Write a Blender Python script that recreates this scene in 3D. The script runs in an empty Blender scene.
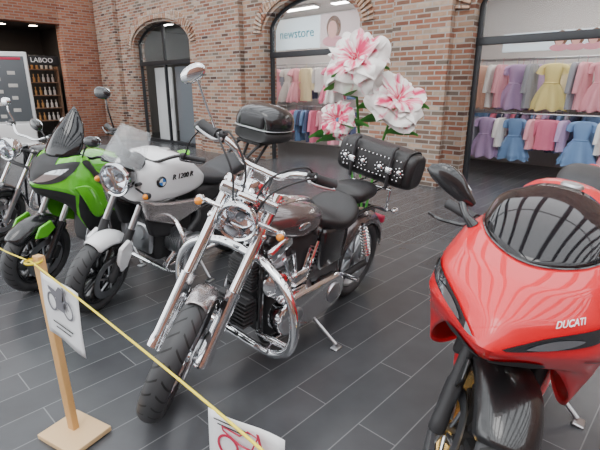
import bpy, math, random, bmesh
from mathutils import Vector, Matrix
random.seed(4)
pi=math.pi
def rad(a): return a*pi/180
def link(o): bpy.context.scene.collection.objects.link(o)
# ---------------------------------------------------------------- materials
def nn(nt,t,**k):
    n=nt.nodes.new(t)
    for a,b in k.items(): setattr(n,a,b)
    return n
MATS={}
def M(name,col,metal=0,rough=.5,coat=0,alpha=1,trans=0,emit=0,bump=0,bscale=80,sheen=0,ior=1.5):
    if name in MATS: return MATS[name]
    m=bpy.data.materials.new(name); m.use_nodes=True
    nt=m.node_tree; b=nt.nodes['Principled BSDF']
    b.inputs['Base Color'].default_value=(*col,1); b.inputs['Metallic'].default_value=metal
    b.inputs['Roughness'].default_value=rough; b.inputs['Coat Weight'].default_value=coat
    b.inputs['Coat Roughness'].default_value=.02
    b.inputs['Alpha'].default_value=alpha; b.inputs['Transmission Weight'].default_value=trans
    b.inputs['IOR'].default_value=ior; b.inputs['Sheen Weight'].default_value=sheen
    if emit:
        b.inputs['Emission Color'].default_value=(*col,1); b.inputs['Emission Strength'].default_value=emit
    if bump:
        tc=nn(nt,'ShaderNodeTexCoord'); nz=nn(nt,'ShaderNodeTexNoise'); nz.inputs['Scale'].default_value=bscale
        nt.links.new(tc.outputs['Object'],nz.inputs['Vector'])
        bp=nn(nt,'ShaderNodeBump'); bp.inputs['Strength'].default_value=bump; bp.inputs['Distance'].default_value=.01
        nt.links.new(nz.outputs['Fac'],bp.inputs['Height']); nt.links.new(bp.outputs['Normal'],b.inputs['Normal'])
    MATS[name]=m; return m
chrome=M('chrome',(.82,.83,.85),1,.07)
steel=M('steel',(.5,.51,.53),1,.28)
alu=M('aluminium',(.55,.56,.58),1,.38)
blk=M('black_paint',(.012,.012,.014),0,.25,.6)
blkm=M('black_matte',(.025,.025,.027),0,.55)
carbon=M('carbon_fibre',(.012,.012,.013),0,.3,.7,bump=.08,bscale=120)
rub=M('rubber',(.03,.03,.032),0,.6)
leather=M('black_leather',(.018,.017,.018),0,.42,bump=.25,bscale=140)
vinyl=M('seat_vinyl',(.03,.03,.033),0,.5,bump=.15,bscale=200)
gold=M('gold_anodised',(.75,.48,.16),1,.25)
red=M('red_paint',(.72,.0,.010),0,.4,.8)
green=M('green_paint',(.13,.58,.02),0,.25,1)
white=M('white_paint',(.92,.93,.95),0,.3,.6)
silver=M('silver_paint',(.42,.39,.39),.7,.25,1)
tankm=M('graphite_paint',(.15,.125,.125),.6,.22,1)
orange=M('amber_lens',(.9,.3,.02),0,.15,.5)
glass=M('lamp_glass',(.95,.97,1),0,.03,trans=1,ior=1.3)
smoke=M('smoked_screen',(.014,.013,.015),0,.06,.2,alpha=.90)
smoke2=M('dark_screen',(.008,.009,.011),0,.08,.2,alpha=.95)
clear=M('clear_screen',(.8,.85,.88),0,.05,.3,alpha=.18)
darkglass=M('dark_lamp',(.02,.022,.026),0,.03,1)
lampc=M('lamp_clear',(.6,.63,.66),.7,.08,1)
lampd=M('lamp_grey',(.22,.23,.25),.6,.08,1)
mirrorm=M('mirror_glass',(.7,.73,.76),1,.03)
wood=M('pine_wood',(.62,.36,.14),0,.55)
paper=M('paper',(.85,.86,.88),0,.35,.3)
yellow=M('yellow_cord',(.9,.72,.03),0,.5)
inkb=M('black_ink',(.03,.03,.03),0,.6); inkr=M('red_ink',(.5,.02,.07),0,.5); inkg=M('grey_ink',(.15,.15,.17),0,.6)
whitep=M('white_lettering',(.9,.9,.9),0,.4)
dframe=M('dark_frame',(.02,.022,.026),0,.4)
def tiremat():
    m=bpy.data.materials.new('tire_rubber'); m.use_nodes=True; nt=m.node_tree; b=nt.nodes['Principled BSDF']
    b.inputs['Roughness'].default_value=.5
    tc=nn(nt,'ShaderNodeTexCoord'); sp=nn(nt,'ShaderNodeSeparateXYZ'); nt.links.new(tc.outputs['Object'],sp.inputs[0])
    def mt(op,a,b_=None):
        n=nn(nt,'ShaderNodeMath',operation=op)
        for i,x in enumerate((a,b_)):
            if x is None: continue
            if isinstance(x,(int,float)): n.inputs[i].default_value=x
            else: nt.links.new(x,n.inputs[i])
        return n.outputs[0]
    an=mt('ARCTAN2',sp.outputs['Z'],sp.outputs['X'])
    ab=mt('ABSOLUTE',sp.outputs['Y'])
    ph=mt('ADD',mt('MULTIPLY',an,30/(2*pi)),mt('MULTIPLY',ab,14))
    g=mt('LESS_THAN',mt('FRACT',ph),.17)
    g2=mt('MULTIPLY',g,mt('GREATER_THAN',ab,.010))
    rr=mt('SQRT',mt('ADD',mt('POWER',mt('ABSOLUTE',sp.outputs['X']),2),mt('POWER',mt('ABSOLUTE',sp.outputs['Z']),2)))
    g3=mt('MULTIPLY',g2,mt('GREATER_THAN',rr,.27))
    mx=nn(nt,'ShaderNodeMix',data_type='RGBA'); nt.links.new(g3,mx.inputs['Factor'])
    mx.inputs[6].default_value=(.05,.051,.054,1); mx.inputs[7].default_value=(.006,.006,.006,1)
    nt.links.new(mx.outputs[2],b.inputs['Base Color'])
    bp=nn(nt,'ShaderNodeBump'); bp.invert=True; bp.inputs['Strength'].default_value=.8; bp.inputs['Distance'].default_value=.005
    nt.links.new(g3,bp.inputs['Height']); nt.links.new(bp.outputs['Normal'],b.inputs['Normal'])
    return m
tirem=tiremat()
def brickmat(name,cols,mortar,bw=.25,rh=.075,ms=.011,rough=.85,floor=False,rot=0):
    m=bpy.data.materials.new(name); m.use_nodes=True; nt=m.node_tree; b=nt.nodes['Principled BSDF']; L=nt.links.new
    tc=nn(nt,'ShaderNodeTexCoord')
    if floor:
        mp=nn(nt,'ShaderNodeMapping'); mp.inputs['Rotation'].default_value=(0,0,rot); L(tc.outputs['Object'],mp.inputs[0]); vec=mp.outputs[0]
    else:
        sp=nn(nt,'ShaderNodeSeparateXYZ'); L(tc.outputs['Object'],sp.inputs[0])
        ad=nn(nt,'ShaderNodeMath',operation='ADD'); L(sp.outputs['X'],ad.inputs[0]); L(sp.outputs['Y'],ad.inputs[1])
        cb=nn(nt,'ShaderNodeCombineXYZ'); L(ad.outputs[0],cb.inputs[0]); L(sp.outputs['Z'],cb.inputs[1]); vec=cb.outputs[0]
    br=nn(nt,'ShaderNodeTexBrick'); L(vec,br.inputs['Vector'])
    br.inputs['Color1'].default_value=(0,0,0,1); br.inputs['Color2'].default_value=(1,1,1,1); br.inputs['Mortar'].default_value=(.5,.5,.5,1)
    br.inputs['Scale'].default_value=1; br.inputs['Brick Width'].default_value=bw; br.inputs['Row Height'].default_value=rh
    br.inputs['Mortar Size'].default_value=ms; br.inputs['Mortar Smooth'].default_value=.1
    rp=nn(nt,'ShaderNodeValToRGB'); L(br.outputs['Color'],rp.inputs[0])
    e=rp.color_ramp.elements; n=len(cols)
    e[0].position=0; e[0].color=(*cols[0],1); e[1].position=1; e[1].color=(*cols[-1],1)
    for i in range(1,n-1):
        x=e.new(i/(n-1)); x.color=(*cols[i],1)
    nz=nn(nt,'ShaderNodeTexNoise'); nz.inputs['Scale'].default_value=14 if not floor else 5; nz.inputs['Detail'].default_value=6; L(tc.outputs['Object'],nz.inputs['Vector'])
    mr=nn(nt,'ShaderNodeMapRange'); L(nz.outputs['Fac'],mr.inputs[0]); mr.inputs[3].default_value=.7; mr.inputs[4].default_value=1.25
    mu=nn(nt,'ShaderNodeMix',data_type='RGBA',blend_type='MULTIPLY'); mu.inputs[0].default_value=1
    L(rp.outputs[0],mu.inputs[6]); L(mr.outputs[0],mu.inputs[7])
    mx=nn(nt,'ShaderNodeMix',data_type='RGBA'); L(br.outputs['Fac'],mx.inputs[0]); L(mu.outputs[2],mx.inputs[6]); mx.inputs[7].default_value=(*mortar,1)
    L(mx.outputs[2],b.inputs['Base Color']); b.inputs['Roughness'].default_value=rough
    bp=nn(nt,'ShaderNodeBump'); bp.invert=True; bp.inputs['Strength'].default_value=.5; bp.inputs['Distance'].default_value=.01 if not floor else .002
    L(br.outputs['Fac'],bp.inputs['Height']); L(bp.outputs['Normal'],b.inputs['Normal'])
    return m
brick=brickmat('mixed_brick',[(.07,.04,.035),(.36,.17,.10),(.20,.08,.05),(.46,.29,.19),(.29,.10,.06),(.52,.38,.28),(.13,.10,.08),(.38,.19,.12)],(.40,.36,.32))
brickred=brickmat('red_brick',[(.2,.06,.035),(.42,.15,.08),(.3,.09,.05),(.45,.22,.13)],(.32,.25,.21))
WANG=math.atan2(-.685,.728)
floorm=brickmat('slate_plank_tiles',[(.05,.052,.057),(.068,.07,.076),(.057,.06,.065),(.078,.081,.087)],(.17,.175,.18),bw=1.0,rh=.205,ms=.003,rough=.27,floor=True,rot=-(WANG+pi/2))
# ---------------------------------------------------------------- mesh builder
def cr1(a,b,c,d,t): return .5*((2*b)+(c-a)*t+(2*a-5*b+4*c-d)*t*t+(3*b-a-3*c+d)*t**3)
def crl(P,u):
    n=len(P)-1; i=min(int(u),n-1); t=u-i
    b,c=P[i],P[i+1]; a=P[i-1] if i>0 else b*2-c; d=P[i+2] if i+2<=n else c*2-b
    return cr1(a,b,c,d,t)
def path(pts,k=6):
    P=[Vector(p) for p in pts]
    return [crl(P,i/k) for i in range((len(P)-1)*k+1)]
class Surf:
    def __init__(s,G,lin=0): s.G=[[Vector(p) for p in r] for r in G]; s.U=len(G)-1; s.V=len(G[0])-1; s.lin=lin
    def p(s,u,v):
        u=max(0,min(s.U,u)); v=max(0,min(s.V,v)); n=s.U; i=min(int(u),n-1)
        def row(k):
            q=crl(s.G[k],v)
            if s.lin:
                j=min(int(v),s.V-1); q=q.lerp(s.G[k][j].lerp(s.G[k][j+1],v-j),s.lin)
            return q
        b,c=row(i),row(i+1); a=row(i-1) if i>0 else b*2-c; d=row(i+2) if i+2<=n else c*2-b
        return cr1(a,b,c,d,u-i)
    def n(s,u,v):
        e=.03; u=max(e,min(s.U-e,u)); v=max(e,min(s.V-e,v))
        x=(s.p(u+e,v)-s.p(u-e,v)).cross(s.p(u,v+e)-s.p(u,v-e)); return -x.normalized()
class MB:
    def __init__(s): s.v=[];s.f=[];s.M=Matrix()
    def pt(s,p): s.v.append(s.M@Vector(p)); return len(s.v)-1
    def grid(s,rows,cu=False,cv=False):
        ix=[[s.pt(p) for p in r] for r in rows]; n=len(rows); m=len(rows[0])
        for i in range(n if cu else n-1):
            for j in range(m if cv else m-1):
                s.f.append((ix[i][j],ix[(i+1)%n][j],ix[(i+1)%n][(j+1)%m],ix[i][(j+1)%m]))
        return ix
    def tube(s,pts,r,n=12,k=0,caps=True):
        P=path(pts,k) if k else [Vector(p) for p in pts]
        if isinstance(r,(list,tuple)): R=[crl([float(x) for x in r],i*(len(r)-1)/(len(P)-1)) for i in range(len(P))]
        else: R=[r]*len(P)
        t=(P[1]-P[0]).normalized(); e=t.orthogonal().normalized(); rows=[]
        for i,p in enumerate(P):
            t2=(P[min(i+1,len(P)-1)]-P[max(i-1,0)]).normalized()
            e=(e-t2*e.dot(t2)).normalized(); f=t2.cross(e)
            rows.append([p+(e*math.cos(2*pi*j/n)+f*math.sin(2*pi*j/n))*R[i] for j in range(n)])
        ix=s.grid(rows,cv=True)
        if caps: s.f.append(tuple(ix[0])); s.f.append(tuple(ix[-1]))
        return s
    def lathe(s,prof,o=(0,0,0),ax=(0,1,0),n=40,closed=False,a0=0,a1=2*pi):
        ax=Vector(ax).normalized(); o=Vector(o)
        e=Vector((1,0,0)) if abs(ax.x)<.9 else Vector((0,0,1)); e=(e-ax*e.dot(ax)).normalized(); f=ax.cross(e)
        full=abs(a1-a0-2*pi)<1e-6; K=n if full else n+1
        rows=[[o+ax*a+(e*math.cos(a0+(a1-a0)*i/n)+f*math.sin(a0+(a1-a0)*i/n))*r for r,a in prof] for i in range(K)]
        s.grid(rows,cu=full,cv=closed); return s
    def rbox(s,c,size,b=.01,R=None):
        sv=s.M.copy(); s.M=s.M@Matrix.Translation(Vector(c))@(R.to_4x4() if R else Matrix())
        hx,hy,hz=[x/2 for x in size]; b=min(b,hx*.98,hy*.98,hz*.98); K=3; rows=[]
        lv=[(b*(1-math.sin(pi/2*k/K)),-hz+b*(1-math.cos(pi/2*k/K))) for k in range(K+1)]
        lv+= [(i,-z) for i,z in reversed(lv)]
        for ins,z in lv:
            ring=[]
            for q,(sx,sy) in enumerate(((1,1),(-1,1),(-1,-1),(1,-1))):
                for k in range(K+1):
                    a=pi/2*(q+k/K); ring.append(((hx-b)*sx+(b-ins)*math.cos(a),(hy-b)*sy+(b-ins)*math.sin(a),z))
            rows.append(ring)
        ix=s.grid(rows,cv=True); s.f.append(tuple(ix[0])); s.f.append(tuple(ix[-1])); s.M=sv; return s
    def ell(s,c,r,n=20,m=12,R=None,e=1):
        sv=s.M.copy(); s.M=s.M@Matrix.Translation(Vector(c))@(R.to_4x4() if R else Matrix())
        def pw(x): return math.copysign(abs(x)**e,x)
        rows=[[(r[0]*pw(math.cos(th))*pw(math.cos(2*pi*j/n)),r[1]*pw(math.cos(th))*pw(math.sin(2*pi*j/n)),r[2]*pw(math.sin(th))) for j in range(n)] for th in [-pi/2+pi*i/m for i in range(m+1)]]
        s.grid(rows,cv=True); s.M=sv; return s
    def body(s,st,n=28,k=5):
        S=[Vector((a[0],a[1],a[2],a[3])) for a in st]; S2=[Vector((a[4],a[5],a[6] if len(a)>6 else 0)) for a in st]
        rows=[]
        for i in range((len(st)-1)*k+1):
            A=crl(S,i/k); B=crl(S2,i/k); ring=[]
            for j in range(n):
                th=2*pi*j/n; ex=2/max(B.y,1.2); c,sn=math.cos(th),math.sin(th)
                y=math.copysign(abs(c)**ex,c)*max(A.z,.001); zz=math.copysign(abs(sn)**ex,sn); z=zz*(max(A.w,.001) if sn>0 else max(B.x,.001))
                ring.append((A.x,B.z+y,A.y+z))
            rows.append(ring)
        ix=s.grid(rows,cv=True); s.f.append(tuple(ix[0])); s.f.append(tuple(ix[-1])); return s
    def prism(s,poly,o,U,V,th):
        o=Vector(o);U=Vector(U);V=Vector(V);N=U.cross(V).normalized()
        a=[s.pt(o+U*x+V*y) for x,y in poly]; b=[s.pt(o+U*x+V*y+N*th) for x,y in poly]; n=len(poly)
        s.f.append(tuple(a)); s.f.append(tuple(b))
        for i in range(n): s.f.append((a[i],a[(i+1)%n],b[(i+1)%n],b[i]))
        return s
    def surf(s,S,u0,u1,v0,v1,nu=40,nv=24,off=0,shape=None):
        rows=[]
        for i in range(nu+1):
            r=[]
            for j in range(nv+1):
                a=i/nu;b=j/nv
                if shape: u,v=shape(a,b)
                else: u,v=u0+(u1-u0)*a,v0+(v1-v0)*b
                r.append(S.p(u,v)+S.n(u,v)*off)
            rows.append(r)
        s.grid(rows); return s
    def mir(s):
        off=len(s.v); nf=len(s.f)
        s.v+= [Vector((p.x,-p.y,p.z)) for p in s.v[:off]]
        s.f+= [tuple(i+off for i in reversed(f)) for f in s.f[:nf]]
        return s
    def obj(s,name,mat,parent=None,Mx=None,solid=0,bev=0,ang=35,weld=True):
        me=bpy.data.meshes.new(name); me.from_pydata([tuple(p) for p in s.v],[],s.f)
        bm=bmesh.new(); bm.from_mesh(me)
        if weld: bmesh.ops.remove_doubles(bm,verts=bm.verts,dist=.00005)
        bmesh.ops.recalc_face_normals(bm,faces=bm.faces)
        bm.to_mesh(me); bm.free()
        for p in me.polygons: p.use_smooth=True
        me.set_sharp_from_angle(angle=rad(ang))
        me.materials.append(mat); o=bpy.data.objects.new(name,me); link(o)
        if parent: o.parent=parent
        if Mx is not None: o.matrix_basis=Mx
        if solid: md=o.modifiers.new('s','SOLIDIFY'); md.thickness=solid; md.offset=-1
        if bev: md=o.modifiers.new('b','BEVEL'); md.width=bev; md.segments=2; md.limit_method='ANGLE'
        return o
def text_verts(body,size=1,ext=.002,shear=0,bold=0):
    c=bpy.data.curves.new('t','FONT'); c.body=body; c.size=size; c.extrude=ext; c.shear=shear; c.offset=bold; c.align_x='CENTER'; c.align_y='CENTER'; c.resolution_u=3
    o=bpy.data.objects.new('t',c); link(o); dg=bpy.context.evaluated_depsgraph_get(); dg.update()
    me=bpy.data.meshes.new_from_object(o.evaluated_get(dg)); bpy.data.objects.remove(o)
    return [v.co.copy() for v in me.vertices],[tuple(p.vertices) for p in me.polygons]
def text_obj(body,size,mat,Mx,parent,name='lettering',shear=0,bold=0,ext=.002):
    v,f=text_verts(body,size,ext,shear,bold); mb=MB(); mb.v=v; mb.f=f
    return mb.obj(name,mat,parent,Mx,weld=False)
def frame(o,x,y):
    x=Vector(x).normalized(); y=Vector(y); y=(y-x*y.dot(x)).normalized(); z=x.cross(y)
    m=Matrix((x,y,z)).transposed().to_4x4(); m.translation=Vector(o); return m
def top(o,label,cat,group=None,kind=None):
    o['label']=label; o['category']=cat
    if group: o['group']=group
    if kind: o['kind']=kind
    return o
def part(rt,name,mat,fn,Mx=None,**k):
    mb=MB(); fn(mb); return mb.obj(name,mat,rt,Mx,**k)
def pair(rt,name,mat,fn,Mx=None,**k):
    for s in (1,-1):
        mb=MB(); fn(mb)
        for v in mb.v: v.y*=s
        mb.obj(name,mat,rt,Mx,**k)
# ---------------------------------------------------------------- bike components
def root(name,label,loc,fwd,lean,sc=1):
    e=bpy.data.objects.new(name,None); link(e); e.empty_display_size=.2; e.scale=(sc,sc,sc)
    e.location=(loc[0],loc[1],.001); e.rotation_euler=(-rad(lean),0,math.atan2(fwd[1],fwd[0]))
    return top(e,label,'motorcycle')
def steer(S,rake,ang):
    a=Vector((-math.sin(rad(rake)),0,math.cos(rad(rake)))); S=Vector(S)
    return Matrix.Translation(S)@Matrix.Rotation(rad(ang),4,a)@Matrix.Translation(-S)
def wheel(rt,c,R,tw,rr,style,rimmat,discs=(),Mx=None,n=5,discr=.15,spokemat=None):
    W=(Mx if Mx is not None else Matrix())@Matrix.Translation(Vector(c))
    mb=MB(); w=tw*.72
    mb.lathe([(rr+.004,-w),(rr+.006,-w*.86),(rr-.016,-w*.7),(rr-.026,0),(rr-.016,w*.7),(rr+.006,w*.86),(rr+.004,w),(rr-.012,w),(rr-.024,w*.72),(rr-.04,0),(rr-.024,-w*.72),(rr-.012,-w)],n=64,closed=True)
    wo=mb.obj('wheel',rimmat,rt,W)
    mb=MB(); mb.lathe([(0,-.055),(.03,-.055),(.035,-.04),(.032,0),(.035,.04),(.03,.055),(0,.055)],n=24)
    if style=='wire':
        for i in range(20):
            a=2*pi*i/20; s=1 if i%2 else -1; a2=a+s*.35*(1 if i%4<2 else -1)
            mb.tube([(.03*math.cos(a2),s*.045,.03*math.sin(a2)),((rr-.028)*math.cos(a),0,(rr-.028)*math.sin(a))],.0025,n=6)
    else:
        for i in range(n):
            a=2*pi*i/n+.2
            for d in ((-.09,.09) if style=='y' else (0,)):
                p0=Vector((.03*math.cos(a),0,.03*math.sin(a))); p1=Vector(((rr-.03)*math.cos(a+d*1.6),0,(rr-.03)*math.sin(a+d*1.6)))
                t=(p1-p0); s_=Vector((-t.z,0,t.x)).normalized(); rows=[]
                for q,(ww,hh) in enumerate(((.017,.026),(.011,.02),(.014,.024))):
                    p=p0.lerp(p1,q/2); yv=Vector((0,1,0))
                    rows.append([p+s_*ww*cx+yv*hh*cy for cx,cy in ((1,.6),(.6,1),(-.6,1),(-1,.6),(-1,-.6),(-.6,-1),(.6,-1),(1,-.6))])
                mb.grid(rows,cv=True)
    mb.obj('spokes',spokemat or rimmat,wo)
    t=MB(); rc=rr+(R-rr)*.42; prof=[]
    for i in range(19):
        ph=rad(-145+290*i/18); c_=math.cos(ph)
        prof.append((rc+((R-rc) if c_>0 else (rc-rr)*1.1)*c_, tw*math.sin(ph)))
    t.lathe(prof,n=80,closed=True); t.obj('tire',tirem,wo)
    for d in discs:
        b=MB(); b.lathe([(discr*.68,d-.003),(discr,d-.003),(discr,d+.003),(discr*.68,d+.003)],n=48,closed=True)
        for i in range(6):
            a=2*pi*i/6; b.tube([(.03*math.cos(a),d,.03*math.sin(a)),(discr*.7*math.cos(a+.3),d,discr*.7*math.sin(a+.3))],.007,n=8)
        b.obj('brake_disc',steel,wo)
    return wo
def fork(rt,Mx,axle,rake,y,L,rl,ru,lo,ml,mu,caliper=None,split=.45):
    a=Vector((-math.sin(rad(rake)),0,math.cos(rad(rake)))); b=Vector((a.z,0,-a.x)); A=Vector(axle)
    for s in (1,-1):
        mb=MB(); o=A+Vector((0,s*y,0))
        mb.tube([o-a*.03,o-a*.02,o+a*.02,o+a*.05,o+a*(L*split-.01),o+a*(L*split)],[rl*.9,rl*1.15,rl*1.15,rl,rl*1.05,rl*1.12],n=20)
        f=mb.obj('fork_leg',ml,rt,Mx)
        mb=MB(); mb.tube([o+a*(L*split-.02),o+a*L],ru,n=20); mb.tube([o+a*(L-.02),o+a*(L+.01)],ru*1.15,n=20); mb.obj('fork_tube',mu,f)
        if caliper and s in caliper:
            c=MB(); c.rbox(o-b*.075+a*.06+Vector((0,-s*.02,0)),(.06,.05,.11),.014,Matrix.Rotation(-rad(rake),3,'Y')); c.obj('brake_caliper',blkm if mu!=gold else gold,f)
    mb=MB(); mb.tube([A+Vector((0,-y-.02,0)),A+Vector((0,y+.02,0))],.012); mb.obj('axle',steel,rt,Mx)
    for d,h in ((L*.98,.03),(L*.76,.035)):
        mb=MB(); c=A+a*d; R=Matrix.Rotation(-rad(rake),3,'Y')
        mb.rbox(c-b*.02,(.09,2*y+.07,h),.012,R); mb.obj('triple_clamp',lo,rt,Mx)
def fender(rt,Mx,c,R,w,a0,a1,mat,name='mudguard',lip=.03,n=30):
    mb=MB(); rows=[]
    for i in range(n+1):
        a=rad(a0+(a1-a0)*i/n); tp=math.sin(pi*i/n)**.35*.25+.75 if 0<i<n else .72
        row=[]
        for j in range(13):
            th=(-1+2*j/12)*pi/2
            r=R-lip*(1-math.cos(th))**1.1
            row.append((c[0]+r*math.cos(a),w*tp*math.sin(th),c[2]+r*math.sin(a)))
        rows.append(row)
    mb.grid(rows); return mb.obj(name,mat,rt,Mx,solid=.004)
def headlamp(rt,Mx,c,r,depth,shell,tilt=0,ring=None):
    R=Matrix.Rotation(rad(tilt),3,'Y'); ax=R@Vector((1,0,0))
    mb=MB(); mb.lathe([(0,-depth),(r*.35,-depth*.97),(r*.7,-depth*.75),(r*.93,-depth*.35),(r,0),(r*1.05,.004),(r*1.05,.02),(r*.93,.024),(r*.9,.01),(r*.7,-depth*.4),(r*.3,-depth*.6),(0,-depth*.62)],c,ax,n=40)
    h=mb.obj('headlight',shell,rt,Mx)
    b=MB(); b.lathe([(r*.88,.008),(r*.7,-depth*.36),(r*.3,-depth*.56),(0,-depth*.58)],c,ax,n=36); b.obj('reflector',chrome,h)
    if ring:
        b=MB(); b.lathe([(r*.9,.012),(r*1.06,.0),(r*1.07,.02),(r*1.0,.032),(r*.91,.026)],c,ax,n=40,closed=True); b.obj('lamp_rim',ring,h)
    b=MB(); b.lathe([(0,.03),(r*.5,.027),(r*.92,.014),(r*.92,.01),(r*.5,.022),(0,.025)],c,ax,n=36); b.obj('lamp_lens',glass,h)
    b=MB(); b.lathe([(0,.0),(r*.12,-.004),(r*.22,-.02),(r*.24,-.03),(r*.24,-.045),(0,-.045)],c,ax,n=20); b.obj('bulb_shield',alu,h)
    return h
def bars(rt,Mx,half,r,mat,gm,gl=.12,leverm=None):
    P=[Vector(p) for p in half]; L=[Vector((p.x,-p.y,p.z)) for p in reversed(P)]
    mb=MB(); full=(L[:-1] if P[0].y==0 else L)+P; mb.tube(full,r,n=14,k=6); h=mb.obj('handlebar',mat,rt,Mx)
    for s in (1,-1):
        e=Vector((P[-1].x,s*P[-1].y,P[-1].z)); q=Vector((P[-2].x,s*P[-2].y,P[-2].z)); t=(e-q).normalized(); i=e-t*gl
        g=MB(); g.tube([e+t*.012,e+t*.006,e-t*.01,e-t*.03,i+t*.01,i],[r*1.2,r*1.75,r*1.6,r*1.5,r*1.5,r*1.8],n=16); g.obj('grip',gm,h)
        c=MB(); c.rbox(i-t*.025,(.05,.04,.05),.012); c.obj('switch_housing',blkm,h)
        f=Vector((1,0,-.15)); c=MB(); c.tube([i-t*.03+f*.02,i-t*.01+f*.055,i+t*.05+f*.06,e+f*.05,e+t*.01+f*.045],[.009,.008,.007,.006,.009],n=10,k=4); c.obj('lever',leverm or alu,h)
    return h
def mirror(rt,Mx,base,tip,r,R,mat,stalk=None,mid=None,sides=(1,-1)):
    for s in sides:
        b=Vector((base[0],s*base[1],base[2])); t=Vector((tip[0],s*tip[1],tip[2])); m=Vector((mid[0],s*mid[1],mid[2])) if mid else (b+t)/2
        mb=MB(); mb.tube([b,m,t],.006,n=10,k=5); o=mb.obj('mirror_stalk',stalk or mat,rt,Mx)
        Rr=Matrix.Rotation(rad(s*8),3,'Z')@Matrix.Rotation(rad(s*R),3,'X')
        h=MB(); h.ell(t+Vector((.01,s*r[1]*.3,r[2]*.3)),r,R=Rr,e=.85); h.obj('mirror_housing',mat,o)
        g=MB(); g.ell(t+Vector((-r[0]*.75,s*r[1]*.3,r[2]*.3)),(r[0]*.35,r[1]*.88,r[2]*.86),R=Rr,e=.85); g.obj('mirror_glass',mirrorm,o)
def indicator(rt,Mx,p0,p1,lens=orange,mat=blkm,d=1):
    for s in (1,-1):
        a=Vector((p0[0],s*p0[1],p0[2])); b=Vector((p1[0],s*p1[1],p1[2]))
        mb=MB(); mb.tube([a,b],.007,n=8); mb.ell(b,(.035,.025,.025),n=14,m=8); o=mb.obj('indicator',mat,rt,Mx)
        l=MB(); l.ell(b+Vector((.018*d,0,0)),(.022,.021,.021),n=14,m=8); l.obj('indicator_lens',lens,o)
def vcyl(rt,base,d,L,r,mat,capm,cap=(.16,.13,.07)):
    d=Vector(d).normalized(); prof=[(0,0),(r*.8,0)]; nf=9
    for i in range(nf):
        z=L*(.08+.8*i/nf); prof+=[(r*.82,z),(r*1.05,z+.003),(r*1.05,z+.009),(r*.82,z+.012)]
    prof+=[(r*.8,L),(0,L)]
    mb=MB(); mb.lathe(prof,base,d,n=28); o=mb.obj('engine_cylinder',mat,rt,ang=30)
    R=Vector((0,0,1)).rotation_difference(d).to_matrix()
    c=MB(); c.rbox(Vector(base)+d*(L+cap[2]*.4),cap,.03,R); c.obj('rocker_cover',capm,o)
def stand(rt,p0,y,lean,x):
    z=y*math.tan(rad(lean))
    part(rt,'side_stand',steel,lambda mb:(mb.tube([p0,(x,y,z+.02)],.011,n=10),mb.rbox((x+.01,y+.01,z+.009),(.07,.05,.014),.006)))

# ================================================================ CRUISER
LN=9
rt=root('motorcycle','grey chrome cruiser motorcycle leaning on side stand behind yellow cord',(-.15,2.59),(-.6,-.8),LN)
harley=rt
axf=Vector((.815,0,.335)); rk=30
MS=steer((.42,0,.96),rk,34)
wheel(rt,axf,.335,.058,.255,'wire',chrome,(.07,),MS)
wheel(rt,(-.815,0,.325),.325,.078,.22,'cast',alu,(.09,),n=9)
fork(rt,MS,axf,rk,.12,.88,.036,.029,chrome,chrome,chrome,caliper=(1,),split=.42)
fender(rt,MS,axf,.352,.064,84,160,silver,lip=.045)
pair(rt,'mudguard_brace',chrome,lambda m:(m.tube([(.815+.30*math.cos(2.2),.068,.335+.3*math.sin(2.2)),(.815-.5*.2,.1,.335+.866*.2)],.007,n=8)),MS)
headlamp(rt,MS,(.55,0,.985),.095,.13,chrome,4,chrome)
part(rt,'headlight_bracket',chrome,lambda m:(m.rbox((.49,0,1.085),(.14,.10,.03),.012,Matrix.Rotation(rad(-25),3,'Y')),m.rbox((.50,0,1.06),(.04,.04,.06),.01)),MS)
part(rt,'light_bar',chrome,lambda m:(m.tube([(.47,-.19,.97),(.49,-.12,.98),(.49,0,.985),(.49,.12,.98),(.47,.19,.97)],.012,n=12,k=4)),MS)
part(rt,'fork_bridge',chrome,lambda m:(m.rbox((.45,0,1.07),(.04,.30,.06),.014),m.rbox((.46,0,.88),(.06,.29,.06),.014)),MS)
part(rt,'fork_nacelle',chrome,lambda m:m.rbox((.43,0,.975),(.05,.20,.15),.02,Matrix.Rotation(rad(-30),3,'Y')),MS)
indicator(rt,MS,(.47,.17,.97),(.48,.215,.965),orange,chrome)
pair(rt,'handlebar_riser',chrome,lambda m:(m.tube([(.39,.05,1.05),(.395,.05,1.20)],.023,n=14)),MS)
bars(rt,MS,[(.395,0,1.20),(.395,.09,1.205),(.415,.15,1.255),(.41,.23,1.28),(.35,.345,1.27)],.016,chrome,rub,.11)
part(rt,'gauge',chrome,lambda m:m.lathe([(0,-.06),(.03,-.06),(.05,-.03),(.052,0),(.045,.008),(0,.008)],(.40,0,1.13),(-.6,0,.8),n=28),MS)
pair(rt,'control_cable',rub,lambda m:(m.tube([(.38,.27,1.28),(.50,.21,1.29),(.55,.10,1.19),(.46,.06,1.0),(.3,.05,.85)],.005,n=8,k=6),m.tube([(.38,.25,1.28),(.47,.18,1.33),(.50,.06,1.22),(.44,.03,1.0)],.005,n=8,k=6)),MS)
mirror(rt,MS,(.39,.27,1.29),(.43,.41,1.49),(.018,.065,.036),-50,chrome,chrome,(.41,.35,1.40),sides=(-1,))
part(rt,'fuel_tank',tankm,lambda m:m.body([(.36,.88,.02,.03,.02,2),(.34,.88,.07,.06,.05,2.2),(.24,.885,.13,.085,.09,2.4),(.08,.875,.165,.09,.13,2.5),(-.08,.855,.15,.08,.11,2.4),(-.2,.82,.08,.055,.05,2.2),(-.24,.81,.02,.02,.02,2)]))
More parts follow.
